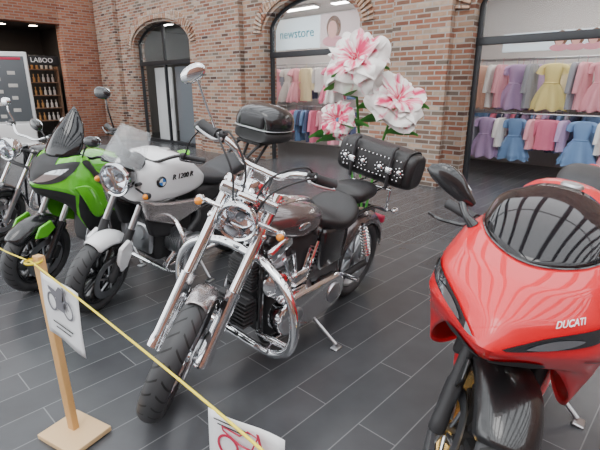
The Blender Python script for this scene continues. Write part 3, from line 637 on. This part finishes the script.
part(rt,'fuel_tank',blk,lambda m:m.body([(.36,.88,.05,.05,.04,2.2),(.28,.89,.13,.09,.09,2.4),(.1,.88,.16,.10,.11,2.5),(-.1,.85,.12,.07,.09,2.4),(-.2,.82,.04,.03,.03,2)]))
part(rt,'seat',vinyl,lambda m:m.body([(-.16,.80,.06,.04,.04,2.2),(-.3,.79,.14,.045,.05,2.4),(-.55,.83,.14,.05,.06,2.5),(-.8,.84,.08,.04,.04,2.4)]))
part(rt,'engine',alu,lambda m:(m.rbox((.08,0,.40),(.36,.34,.28),.06),m.rbox((.16,0,.58),(.18,.34,.2),.03)))
part(rt,'frame',blk,lambda m:(m.tube([(.38,.03,.92),(.36,.10,.55),(.28,.12,.24),(-.28,.12,.24),(-.36,.12,.7),(.36,.03,.82)],.015,k=5),m.tube([(-.34,.11,.72),(-.85,.1,.78)],.014),m.tube([(-.3,.12,.32),(-.73,.12,.31)],.02),m.mir(),m.tube([(.34,0,.76),(.40,0,1.0)],.035)))
pair(rt,'exhaust_pipe',chrome,lambda m:(m.tube([(.26,.1,.5),(.32,.1,.28),(.1,.14,.2),(-.3,.16,.25),(-1.0,.2,.36)],[.02,.02,.02,.035,.045],k=5,n=16)))
stand(rt,(-.08,.14,.22),.36,9,-.02)

# ================================================================ SIGN POSTS, CORD, PAPERS
def post(x,y,lab):
    p=MB(); p.rbox((0,0,.45),(.045,.03,.86),.003); po=p.obj('post',wood); po.location=(x,y,0); po.rotation_euler=(0,rad(-2.5),rad(-30))
    top(po,lab,'barrier post')
    b=MB(); b.rbox((.02,-.01,.0125),(.26,.20,.025),.003); b.obj('base',M('pine_board',(.66,.45,.24),0,.5),po)
    return po
post(-1.06,1.74,'light pine barrier post on a square board base')
cord=MB(); cord.tube([(-2.3,3.0,.66),(-1.65,2.3,.73),(-1.095,1.715,.865)],.0035,n=8,k=6); cord.tube([(-1.095,1.715,.865),(-.62,1.27,.855),(-.19,.835,.868),(.10,.54,.86)],.0035,n=8,k=6)
cord.lathe([(.033,-.006),(.036,0),(.033,.006)],(-1.097,1.727,.865),(0,0,1),n=16)
cb=cord.obj('cord',yellow); top(cb,'thin yellow cord strung between wooden posts','cord')
def sheet(o,x,w,h,lab):
    Mx=frame(o,x,(0,0,1)); mb=MB(); rows=[[(w*i/10,-h*j/10,.004*math.sin(i*.6+j*.3)) for j in range(11)] for i in range(11)]
    mb.grid(rows); s=mb.obj('paper_sheet',paper,None,Mx,solid=.0012); top(s,lab,'paper sign'); return s
def glyph(par,mat,cx,cy,sc,fill=True):
    mb=MB()
    for dx in (-.32,.32): mb.lathe([(.16,0),(.2,0),(.2,.01),(.16,.01)],(dx,0,0),(0,0,1),n=24,closed=True)
    if fill:
        mb.prism([(-.4,.25),(-.1,.12),(.1,.1),(.22,.38),(.05,.42),(-.1,.28),(-.42,.32)],(0,0,0),(1,0,0),(0,1,0),.01)
        mb.prism([(-.15,-.1),(.14,-.1),(.16,.12),(-.16,.12)],(0,0,0),(1,0,0),(0,1,0),.01)
    else:
        for P in ([(-.4,.25),(-.1,.12),(.1,.1),(.22,.38),(.05,.42),(-.1,.28),(-.42,.32),(-.4,.25)],[(-.15,-.1),(.14,-.1),(.16,.12),(-.16,.12),(-.15,-.1)]):
            mb.tube([(x,y,.005) for x,y in P],.014,n=6)
    mb.prism([(.2,.45),(.24,.45),(.36,.0),(.31,.0)],(0,0,0),(1,0,0),(0,1,0),.01)
    for v in mb.v: v.x=v.x*sc+cx; v.y=v.y*sc+cy; v.z=.0055+v.z*.1
    mb.obj('printed_motorcycle',mat,par)
s1=sheet((-1.035,1.66,.85),(.78,-.62,-.03),.30,.27,'laminated white sheet with printed motorcycle hanging on cord')
glyph(s1,inkg,.15,-.10,.2)
part(s1,'printed_text',inkb,lambda m:m.rbox((.15,-.19,.006),(.16,.006,.001),.0004))
part(s1,'printed_text',inkb,lambda m:m.rbox((.15,-.21,.006),(.12,.006,.001),.0004))
s2=sheet((-.205,.84,.868),(.87,-.5,0),.20,.28,'laminated white sheet with red and black print on cord')
glyph(s2,inkr,.105,-.075,.15,False)
for i in range(2): part(s2,'printed_text',inkb,lambda m:m.rbox((.07,-.015-.010*i,.006),(.10-.02*i,.003,.001),.0004))

# ================================================================ ROOM
def struct(o): o['kind']='structure'; return o
P0=Vector((2.6,6.96,0)); WM=Matrix.Translation(P0)@Matrix.Rotation(WANG,4,'Z')
OPEN=[(-10.2,-7.35),(-4.6,-2.15),(-.14,3.1)]; SPR=2.62; APX=3.22; TOPZ=6.4
def archz(s,a,b):
    t=(s-a)/(b-a)*2-1; return SPR+(APX-SPR)*math.sqrt(max(0,1-t*t*.999))
def wall(m):
    th=.35; cur=-12.5
    def quad(a,b,z0a,z0b,z1):
        for y in (0,th): m.f.append(tuple(m.pt(p) for p in ((a,y,z0a),(b,y,z0b),(b,y,z1),(a,y,z1))))
    for a,b in OPEN+[(7,7)]:
        quad(cur,a,0,0,TOPZ)
        if a<7:
            N=24
            m.f.append(tuple(m.pt(p) for p in ((a,0,0),(a,th,0),(a,th,SPR),(a,0,SPR))))
            m.f.append(tuple(m.pt(p) for p in ((b,0,0),(b,th,0),(b,th,SPR),(b,0,SPR))))
            for i in range(N):
                s0=a+(b-a)*(1-math.cos(pi*i/N))/2; s1=a+(b-a)*(1-math.cos(pi*(i+1)/N))/2; z0,z1=archz(s0,a,b),archz(s1,a,b)
                if i==0: z0=SPR
                if i==N-1: z1=SPR
                quad(s0,s1,z0,z1,TOPZ)
                m.f.append(tuple(m.pt(p) for p in ((s0,0,z0),(s0,th,z0),(s1,th,z1),(s1,0,z1))))
        cur=b
    m.f.append(tuple(m.pt(p) for p in ((-12.5,0,TOPZ),(7,0,TOPZ),(7,th,TOPZ),(-12.5,th,TOPZ))))
struct(part(None,'wall_back',brick,wall,WM,ang=20))
k=1
for a,b in [(-12.2,-10.95),(-6.85,-5.25),(-1.4,-.42),(4.2,5.6)]:
    mb=MB(); mb.rbox(((a+b)/2,-.07,TOPZ/2),(b-a,.14,TOPZ),.004); struct(mb.obj('trim_%d'%k,brick,None,WM)); k+=1
vm=brickmat('arch_brick',[(.42,.24,.15),(.52,.36,.26),(.34,.15,.09),(.54,.42,.33)],(.5,.46,.42),bw=.2,rh=.2)
for a,b in OPEN:
    mb=MB(); N=38; c=(a+b)/2; hw=(b-a)/2
    for i in range(N):
        t=pi*(i+.5)/N; p=Vector((c-(hw+.01)*math.cos(t),-.02,SPR+(APX-SPR+.01)*math.sin(t)))
        nrm=Vector((-math.cos(t)/hw,0,math.sin(t)/(APX-SPR))).normalized(); ang=math.atan2(nrm.x,nrm.z)
        dl=math.hypot(hw*math.sin(t),(APX-SPR)*math.cos(t))*pi/N
        for q in (0,1): mb.rbox(p+nrm*(.115+.235*q*.52),(max(dl-.012,.02),.05,.115),.004,Matrix.Rotation(ang,3,'Y'))
    struct(mb.obj('trim_%d'%k,vm,None,WM)); k+=1
C=P0+Vector((.728,-.685,0))*(-12.5); n_=Vector((-.685,-.728,0))
def wlb(m):
    def q4(a,b,z0,z1): m.rbox(((a+b)/2,0,(z0+z1)/2),(b-a,.35,z1-z0),.003)
    q4(-.2,1.15,0,TOPZ); q4(1.15,5.2,3.35,TOPZ); q4(5.2,9,0,TOPZ)
WLM=Matrix.Translation(C)@Matrix.Rotation(math.atan2(n_.y,n_.x),4,'Z')
ysg=1 if (WLM.to_3x3()@Vector((0,1,0))).dot(Vector((.728,-.685,0)))>0 else -1
struct(part(None,'wall_left',brickred,wlb,WLM))
struct(part(None,'floor',floorm,lambda m:m.grid([[(-30,-12,0),(-30,36,0)],[(30,-12,0),(30,36,0)]])))
struct(part(None,'wall_front',brickred,lambda m:m.rbox((0,-9,3),(34,.3,6),.01)))
struct(part(None,'wall_right',brickred,lambda m:m.rbox((12,-2,3),(.3,14,6),.01)))
rf=M('roof_steel',(.10,.11,.12),.3,.5)
def roof(m):
    for i in range(18):
        x=-16+i*1.9; m.rbox((x,3,7.6),(.42,28,.26),.01)
    for i in range(6):
        y=-9+i*5; m.rbox((-1,y,7.75),(34,.12,.12),.01)
struct(part(None,'ceiling',rf,roof,Matrix.Translation((0,3,0))@Matrix.Rotation(rad(-38),4,'Z')@Matrix.Translation((0,-3,0))))
def bars_frame(m,a,b,vs,hz,bar=2.2):
    y=.2; t=.07
    for s in vs:
        h=archz(s,a,b)-.02
        m.rbox((s,y,h/2),(t,.07,h),.006)
    for s in (a+.04,b-.04): m.rbox((s,y,SPR/2+.1),(t,.07,SPR+.2),.006)
    for z in hz: m.rbox(((a+b)/2,y,z),(b-a,.09,.11 if z==bar else .07),.006)
    N=24
    pts=[a+.02+(b-a-.04)*(1-math.cos(pi*i/N))/2 for i in range(N+1)]
    m.tube([(p,y,(archz(p,a,b) if 0<i<N else SPR+.05)-.02) for i,p in enumerate(pts)],.04,n=8)
winglass=M('window_glass',(.9,.95,.95),0,.02,alpha=.05)
for i,(a,b) in enumerate(OPEN):
    vs=[[-8.85],[],[]][i]
    w=part(None,'window_%d'%(i+1),dframe,lambda m:bars_frame(m,a,b,vs,[2.2] if i else [2.2,.05]),WM); struct(w)
    part(w,'glass_pane',winglass,lambda m:m.rbox(((a+b)/2,.2,2.65),(b-a-.1,.01,.75),.002))
# ---- shop interiors
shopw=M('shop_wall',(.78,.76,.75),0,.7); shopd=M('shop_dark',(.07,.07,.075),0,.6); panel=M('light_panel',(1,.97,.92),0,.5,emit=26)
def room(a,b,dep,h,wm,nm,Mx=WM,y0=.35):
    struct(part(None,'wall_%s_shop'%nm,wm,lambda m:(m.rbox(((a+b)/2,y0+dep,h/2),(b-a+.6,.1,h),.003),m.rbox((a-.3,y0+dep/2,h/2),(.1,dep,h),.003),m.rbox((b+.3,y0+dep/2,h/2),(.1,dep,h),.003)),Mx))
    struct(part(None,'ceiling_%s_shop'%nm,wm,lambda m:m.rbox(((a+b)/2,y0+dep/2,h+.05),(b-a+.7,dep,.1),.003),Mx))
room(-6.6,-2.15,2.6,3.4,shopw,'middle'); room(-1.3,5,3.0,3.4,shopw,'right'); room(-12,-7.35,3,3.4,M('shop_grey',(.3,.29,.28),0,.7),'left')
def lamps(L,Mx=WM,h=3.36,size=(1.1,.16)):
    for x,y in L:
        o=part(None,'ceiling_lamp',alu,lambda m:m.rbox((0,0,0),(size[0]+.04,size[1]+.04,.05),.006),Mx@Matrix.Translation((x,y,h)))
        part(o,'light_panel',panel,lambda m:m.rbox((0,0,-.03),(size[0],size[1],.02),.004)); top(o,'bright rectangular ceiling lamp in a shop','ceiling lamp','shop ceiling lamps')
lamps([(-5.8,.8),(-4.4,.8),(-3.0,.9),(-5.2,1.7),(-3.6,1.7),(-.4,.9),(1.1,.9),(2.6,.9),(4.1,.9),(.4,2.0),(2.0,2.0),(-9.6,1.0),(-8.2,1.0)])
# ---- garments
def gmat(nm,c): return M(nm,c,0,.8,sheen=.2,bump=.2,bscale=40)
GC=[gmat('fabric_'+n,c) for n,c in (('pink',(.78,.36,.42)),('cream',(.85,.74,.45)),('lilac',(.50,.35,.58)),('blue',(.16,.28,.5)),('white',(.8,.78,.76)),('rose',(.7,.18,.28)),('peach',(.8,.5,.38)),('grey',(.3,.31,.35)),('yellow',(.88,.74,.30)),('navy',(.05,.06,.13)),('mint',(.4,.6,.5)))]
def garment(kind,seed):
    r=random.Random(seed); m=MB(); kf=r.choice([7,9,11]); ph=r.random()*6
    prof={'dress':[(.0,.055,.03),(.02,.12,.04),(.10,.11,.05),(.24,.09,.05),(.27,.11,.06),(.38,.17,.08),(.52,.215,.09),(.60,.225,.09)],
          'shirt':[(.0,.06,.03),(.02,.13,.04),(.12,.13,.045),(.3,.13,.045),(.42,.14,.05)],
          'coat':[(.0,.06,.03),(.02,.14,.04),(.15,.14,.05),(.4,.15,.055),(.58,.16,.06)]}[kind]
    rows=[]; n=60
    P=[Vector(p) for p in prof]
    tiers=kind=='dress' and seed%2
    for i in range(31):
        q=crl(P,i/30*(len(P)-1)); f=max(0,(q.x-.2))/.4 if kind=='dress' else .2
        tr=1+(.10*((q.x*9)%1) if tiers and q.x>.28 else 0)
        rows.append([((q.y*tr*math.cos(t))*(1+.10*f*math.cos(kf*t+ph)),(q.z*tr*math.sin(t))*(1+.40*f*math.cos(kf*t+ph)),-q.x-.05-(.015*math.cos(kf*t+ph)*f if i>28 else 0)) for t in [2*pi*j/n for j in range(n)]])
    m.grid(rows,cv=True)
    ln={'dress':.09,'shirt':.24,'coat':.34}[kind]
    for s in (1,-1): m.tube([(s*.09,0,-.085),(s*.14,0,-.11),(s*(.155+ln*.12),.01,-.09-ln)],[.03,.038,.032 if kind!='dress' else .055],n=12,k=4)
    if kind=='dress': m.lathe([(.095,-.01),(.104,0),(.095,.01)],(0,0,-.30),(0,0,1),n=20)
    m.tube([(0,0,-.06),(0,0,-.01),(.02,0,.02),(.0,0,.035),(-.018,0,.02)],.003,n=6,k=3)
    return m
GM={}
for ki,kd in enumerate(('dress','shirt','coat')):
    for c in range(len(GC)):
        o=garment(kd,ki*20+c).obj('tmp',GC[c],ang=60); GM[(kd,c)]=o.data; bpy.data.objects.remove(o)
names={'dress':'dress','shirt':'shirt','coat':'jacket'}
cn=['pink','cream','lilac','blue','white','rose','peach','grey','yellow','navy','mint']
def hang(x,y,z,kd,c,rot,sc=1,grp='children clothes on shop rails'):
    o=bpy.data.objects.new(names[kd],GM[(kd,c)]); link(o); o.matrix_basis=WM@Matrix.Translation((x,y,z-.02*sc))@Matrix.Rotation(rot,4,'Z')@Matrix.Scale(sc,4)
    top(o,'%s child %s hanging on a clothes rail in a shop'%(cn[c],names[kd]),names[kd],grp)
def rail(x0,x1,y,z):
    o=part(None,'clothes_rail',steel,lambda m:m.tube([(x0,y,z),(x1,y,z)],.012,n=10),WM)
    top(o,'steel clothes rail with small garments in a shop','clothes rail','shop clothes rails')
def row(x0,x1,y,z,pal,kinds,sc,seed,front=.3):
    r=random.Random(seed); x=x0+.1; last=-1
    while x<x1:
        kd=r.choice(kinds); c=r.choice([q for q in pal if q!=last]); last=c
        if r.random()<front: x+=.15*sc; hang(x,y,z,kd,c,r.uniform(-.2,.2),sc); x+=.21*sc
        else: hang(x,y,z,kd,c,pi/2+r.uniform(-.15,.15),sc); x+=.12
def fixed(x,L,y,z,sc,g=.80):
    for kd,c,st,rot in L:
        x+=st*g; hang(x,y,z,kd,c,rot,sc)
rail(-1.55,5.25,1.75,2.02); rail(-1.55,5.25,1.55,1.12); rail(-1.55,5.25,2.75,2.05); rail(-1.55,5.25,2.75,1.15)
D,S_,K='dress','shirt','coat'
fixed(-1.15,[(D,0,.0,.1),(K,2,.34,1.5),(D,6,.26,-.1),(K,4,.32,1.4),(K,0,.16,1.5),(D,2,.32,.1),(K,7,.30,1.5),(D,8,.42,.05),(K,7,.42,1.5),(K,0,.16,1.4),(D,0,.32,.1),(K,6,.32,1.6),(D,4,.32,-.1),(K,2,.30,1.5),(D,1,.36,0),(K,3,.32,1.5),(D,6,.3,0)],1.75,2.02,1.25)
fixed(-1.15,[(S_,2,.0,.1),(D,0,.36,-.1),(S_,7,.30,1.5),(D,2,.30,.1),(S_,4,.32,1.5),(D,3,.32,-.1),(S_,0,.34,1.5),(S_,5,.28,.1),(S_,2,.32,1.5),(D,3,.34,.1),(S_,4,.34,1.5),(D,0,.32,0),(S_,3,.38,.1),(S_,7,.32,1.5),(D,2,.3,0)],1.55,1.12,1.18)
row(-1.2,2.2,2.75,2.05,[7,2,0,4,9,5,1],['dress','shirt','coat'],1.3,17,.2)
row(-1.2,2.2,2.75,1.15,[9,2,7,0,3,5],['shirt','coat'],1.2,19,.2)
rail(-6.85,-1.9,1.5,2.08); rail(-6.85,-1.9,1.3,1.12); rail(-6.85,-1.9,2.3,2.05)
row(-6.6,-3.0,1.5,2.08,[0,4,5,6,3,7,1,0,8],['shirt','coat','dress'],1.3,9,.45)
row(-6.6,-3.0,1.3,1.12,[9,3,7,4,0,5,3],['shirt','coat'],1.25,12,.35)
row(-6.7,-3.6,2.3,2.05,[9,3,7,5,0],['shirt','coat'],1.2,21,.2)
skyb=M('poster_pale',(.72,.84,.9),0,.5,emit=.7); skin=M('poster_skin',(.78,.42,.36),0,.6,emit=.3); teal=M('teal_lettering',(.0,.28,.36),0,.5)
hairm=M('print_brown',(.25,.11,.06),0,.6)
def portrait(par,x,z,s):
    part(par,'printed_hair',hairm,lambda m:m.ell((x+.02*s,-.0145,z+.02*s),(.19*s,.002,.22*s)))
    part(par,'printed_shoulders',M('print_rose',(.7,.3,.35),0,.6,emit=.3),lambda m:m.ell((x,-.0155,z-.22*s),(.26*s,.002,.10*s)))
    part(par,'printed_face',skin,lambda m:m.ell((x-.01*s,-.0165,z-.01*s),(.115*s,.003,.16*s)))
pb=part(None,'poster',skyb,lambda m:m.rbox((0,0,0),(1.3,.03,.6),.004),WM@Matrix.Translation((-4.15,.5,2.62))); top(pb,'pale blue shop banner with teal lettering above window bar','poster')
text_obj('newstore',.26,teal,Matrix.Translation((.02,-.02,.0))@Matrix.Rotation(pi/2,4,'X'),pb,bold=.002)
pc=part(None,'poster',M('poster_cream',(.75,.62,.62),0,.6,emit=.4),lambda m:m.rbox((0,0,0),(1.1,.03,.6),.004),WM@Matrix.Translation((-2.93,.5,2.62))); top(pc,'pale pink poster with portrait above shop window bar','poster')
portrait(pc,-.22,.02,1)
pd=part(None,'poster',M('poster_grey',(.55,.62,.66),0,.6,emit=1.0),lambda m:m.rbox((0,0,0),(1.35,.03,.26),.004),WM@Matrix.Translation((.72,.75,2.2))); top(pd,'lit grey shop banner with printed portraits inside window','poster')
for x in (.12,.33,.54): portrait(pd,x,.01,.5)
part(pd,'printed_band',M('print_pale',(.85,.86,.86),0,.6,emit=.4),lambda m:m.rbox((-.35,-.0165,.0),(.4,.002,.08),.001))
dr=part(None,'door_1',M('door_white',(.6,.62,.63),0,.4),lambda m:(m.rbox((-9.5,.5,1.05),(.9,.05,2.1),.01)),WM); struct(dr)
part(dr,'handle',steel,lambda m:m.tube([(-9.1,.44,.95),(-9.1,.44,1.25)],.012))
dg=part(None,'door_2',M('door_glass_grey',(.16,.18,.2),0,.1),lambda m:m.rbox((-8.1,.45,1.05),(1.35,.04,2.1),.006),WM); struct(dg)
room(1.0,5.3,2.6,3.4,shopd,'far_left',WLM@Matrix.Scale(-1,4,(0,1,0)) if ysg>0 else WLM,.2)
YB=-ysg
def wlp(x,d,z): return WLM@Matrix.Translation((x,YB*d,z))
warm=M('warm_panel',(1,.75,.5),0,.5,emit=70)
for x,d in ((1.6,.7),(2.4,.9),(3.2,.7),(4.2,1.2)):
    o=part(None,'ceiling_lamp',alu,lambda m:m.lathe([(0,0),(.12,0),(.14,-.06),(0,-.05)],(0,0,0),(0,0,1),n=24),wlp(x,d,3.4)); top(o,'small round warm spotlight on dark shop ceiling','ceiling lamp','shop spotlights')
    part(o,'light_panel',warm,lambda m:m.lathe([(0,-.065),(.11,-.06),(0,-.06)],(0,0,0),(0,0,1),n=24))
sh=part(None,'shelf_unit',M('shelf_wood',(.3,.18,.12),0,.5),lambda m:([m.rbox((0,0,z),(1.7,.3,.03),.004) for z in (.5,.9,1.3,1.7,2.1)],m.rbox((-.85,0,1.1),(.04,.3,2.2),.004),m.rbox((.85,0,1.1),(.04,.3,2.2),.004)),wlp(1.8,1.2,0)); top(sh,'dark wooden shelf unit with rows of bottles in shop','shelf')
mb=MB(); mb.lathe([(0,0),(.035,0),(.04,.01),(.04,.14),(.015,.17),(.015,.21),(.022,.21),(.022,.25),(0,.25)],(0,0,0),(0,0,1),n=12)
bo=mb.obj('tmp',M('bottle_amber',(.55,.3,.12),0,.15,.5)); bdat=bo.data; bpy.data.objects.remove(bo)
b2=bdat.copy(); b2.materials.clear(); b2.materials.append(M('bottle_pale',(.8,.75,.7),0,.15,.5))
for z in (.5,.9,1.3,1.7,2.1):
    for i in range(11):
        o=bpy.data.objects.new('bottle',b2 if (i//3+int(z*10))%2 else bdat); link(o); o.matrix_basis=wlp(1.8-.7+i*.14,1.2,z+.015)
        top(o,'small glass bottle standing on a dark shop shelf','bottle','bottles on shop shelves')
sg=part(None,'shop_sign',blkm,lambda m:m.rbox((0,0,0),(1.0,.05,.28),.01),wlp(1.62,.40,2.34)); top(sg,'black hanging shop sign with white lettering','shop sign')
rz=0 if ysg<0 else pi
text_obj('LABOO',.19,whitep,Matrix.Rotation(rz,4,'Z')@Matrix.Translation((0,-.03,0))@Matrix.Rotation(pi/2,4,'X'),sg,bold=.002)
ab=part(None,'advertising_board',M('board_frame',(.75,.75,.75),.2,.4),lambda m:(m.rbox((0,0,1.5),(1.0,.08,1.9),.02),m.rbox((0,0,.3),(.9,.1,.6),.02),m.rbox((0,0,.03),(1.0,.4,.06),.02)),Matrix.Translation((-7.75,12.6,0))@Matrix.Rotation(rad(20),4,'Z'))
top(ab,'tall white framed advertising board with grey poster','advertising board')
part(ab,'printed_panel',M('board_print',(.10,.11,.12),0,.3),lambda m:m.rbox((0,-.045,1.5),(.84,.01,1.68),.003))
for i in range(9): part(ab,'printed_pattern',M('board_print_light',(.5,.48,.45),0,.4),lambda m:m.rbox((-.26+.17*((i*2)%4),-.053,.8+.16*i),(.14+.04*(i%3),.004,.09),.002))
part(ab,'printed_header',inkr,lambda m:m.rbox((0,-.053,2.28),(.7,.004,.06),.002))

# ================================================================ FLOWERS
def petalmat():
    m=bpy.data.materials.new('petal'); m.use_nodes=True; nt=m.node_tree; b=nt.nodes['Principled BSDF']; L=nt.links.new
    tc=nn(nt,'ShaderNodeTexCoord'); ln=nn(nt,'ShaderNodeVectorMath',operation='LENGTH'); L(tc.outputs['Object'],ln.inputs[0])
    nm=nn(nt,'ShaderNodeVectorMath',operation='NORMALIZE'); L(tc.outputs['Object'],nm.inputs[0])
    nz=nn(nt,'ShaderNodeTexNoise'); nz.inputs['Scale'].default_value=3.2; nz.inputs['Detail'].default_value=4; L(nm.outputs[0],nz.inputs['Vector'])
    ad=nn(nt,'ShaderNodeMath',operation='MULTIPLY_ADD'); L(nz.outputs['Fac'],ad.inputs[0]); ad.inputs[1].default_value=2.2
    mr=nn(nt,'ShaderNodeMath',operation='MULTIPLY_ADD'); L(ln.outputs['Value'],mr.inputs[0]); mr.inputs[1].default_value=1.6; mr.inputs[2].default_value=-.88; L(mr.outputs[0],ad.inputs[2])
    rp=nn(nt,'ShaderNodeValToRGB'); L(ad.outputs[0],rp.inputs[0]); e=rp.color_ramp.elements
    e[0].position=.16; e[0].color=(.70,.02,.12,1); e[1].position=.56; e[1].color=(.92,.89,.86,1); x=e.new(.34); x.color=(.86,.26,.36,1)
    L(rp.outputs[0],b.inputs['Base Color']); b.inputs['Roughness'].default_value=.6; return m
pm=petalmat(); leafm=M('leaf_green',(.07,.3,.05),0,.5)
fl=bpy.data.objects.new('artificial_flowers',None); link(fl); fl.location=(.62,4.35,0); top(fl,'giant pink and white artificial flowers on tall green stems','flower arrangement')
part(fl,'vase',blkm,lambda m:m.lathe([(0,0),(.12,0),(.14,.05),(.15,.3),(.12,.42),(.11,.42),(.13,.3),(0,.06)],(0,0,0),(0,0,1),n=32))
def bloom(c,R,tilt,seed,stem0,flat=1):
    r=random.Random(seed); m=MB()
    for ring,(np_,el,ls) in enumerate(((3,76,.55),(4,56,.8),(4,30,1.02),(5,4,1.15))):
        for i in range(np_):
            az=2*pi*i/np_+ring*.6+r.uniform(-.2,.2); w=R*1.0*(.75+.22*ring)*r.uniform(.9,1.12); Ln=R*ls*r.uniform(.85,1.15); rows=[]; lift=r.uniform(-8,10); ph=r.random()*6
            for a in range(17):
                t=a/16; row_=[]
                for b_ in range(21):
                    q=-1+b_/10
                    ww=w*math.sin(min(1,t*.95+.10)*pi*.60)**.65*q*.72
                    e_=rad(el+lift-(el*.1+30)*t*t+10*(1-t)); rad_=Ln*t*math.cos(e_)*(1-.16*(abs(q)**2.4)*t+.05*math.sin(q*7+ph)*t*t)+.02; zz=Ln*t*math.sin(e_)
                    zz+= .16*R*q*q*t + .10*R*math.sin(q*5.5+ph)*t**2.2
                    x=rad_; y=ww
                    row_.append((x*math.cos(az)-y*math.sin(az),x*math.sin(az)+y*math.cos(az),(zz-R*.15)*flat))
                rows.append(row_)
            m.grid(rows)
    R3=Matrix.Rotation(rad(tilt[0]),4,'X')@Matrix.Rotation(rad(tilt[1]),4,'Y')
    st=MB(); P=[Vector(stem0),Vector(stem0).lerp(Vector(c),.5)+Vector((.0,.05,.1)),Vector(c)+Vector((0,.06,-.03))]; st.tube(P,.012,n=8,k=6); so=st.obj('stem',leafm,fl)
    m.obj('bloom',pm,so,Matrix.Translation(Vector(c))@R3,ang=80)
    for k_ in range(5):
        lf=MB(); a=k_*1.3+r.random(); base=crl(P,1.3+.15*k_); rows=[]
        d=Vector((math.cos(a),-abs(math.sin(a))*.5,.25)).normalized(); sd=d.cross(Vector((0,.7,.7))).normalized()
        for i in range(9):
            t=i/8; rows.append([base+d*.32*t+Vector((0,0,-.10*t*t+.02*abs(q)))+sd*.075*math.sin(pi*min(t+.02,1))*q for q in (-1,-.5,0,.5,1)])
        lf.grid(rows); lf.obj('leaf',leafm,so)
fx,fy=.62,4.35
bloom((.495-fx,4.25-fy,1.80),.235,(50,-18),1,(0,0,.3))
bloom((.89-fx,4.22-fy,1.45),.235,(48,20),2,(.02,0,.3),.8)
bloom((.34-fx,4.25-fy,1.27),.13,(70,-25),3,(-.02,0,.3))

# ================================================================ LIGHT, WORLD, CAMERA
w=bpy.data.worlds.new('w'); bpy.context.scene.world=w; w.use_nodes=True; nt=w.node_tree; bg=nt.nodes['Background']
bg.inputs[0].default_value=(.94,.97,1,1); bg.inputs[1].default_value=3.8
sd=bpy.data.lights.new('sun','SUN'); sd.energy=1.3; sd.angle=rad(30); sd.color=(1,.97,.93); so=bpy.data.objects.new('sun',sd); link(so); so.rotation_euler=(rad(28),rad(-18),0)
cd=bpy.data.cameras.new('cam'); cd.sensor_width=36; cd.lens=36*450/600; cd.clip_end=200
cam=bpy.data.objects.new('camera',cd); link(cam); cam.location=(0,0,1.55); cam.rotation_euler=(rad(90-17),0,0)
bpy.context.scene.camera=cam
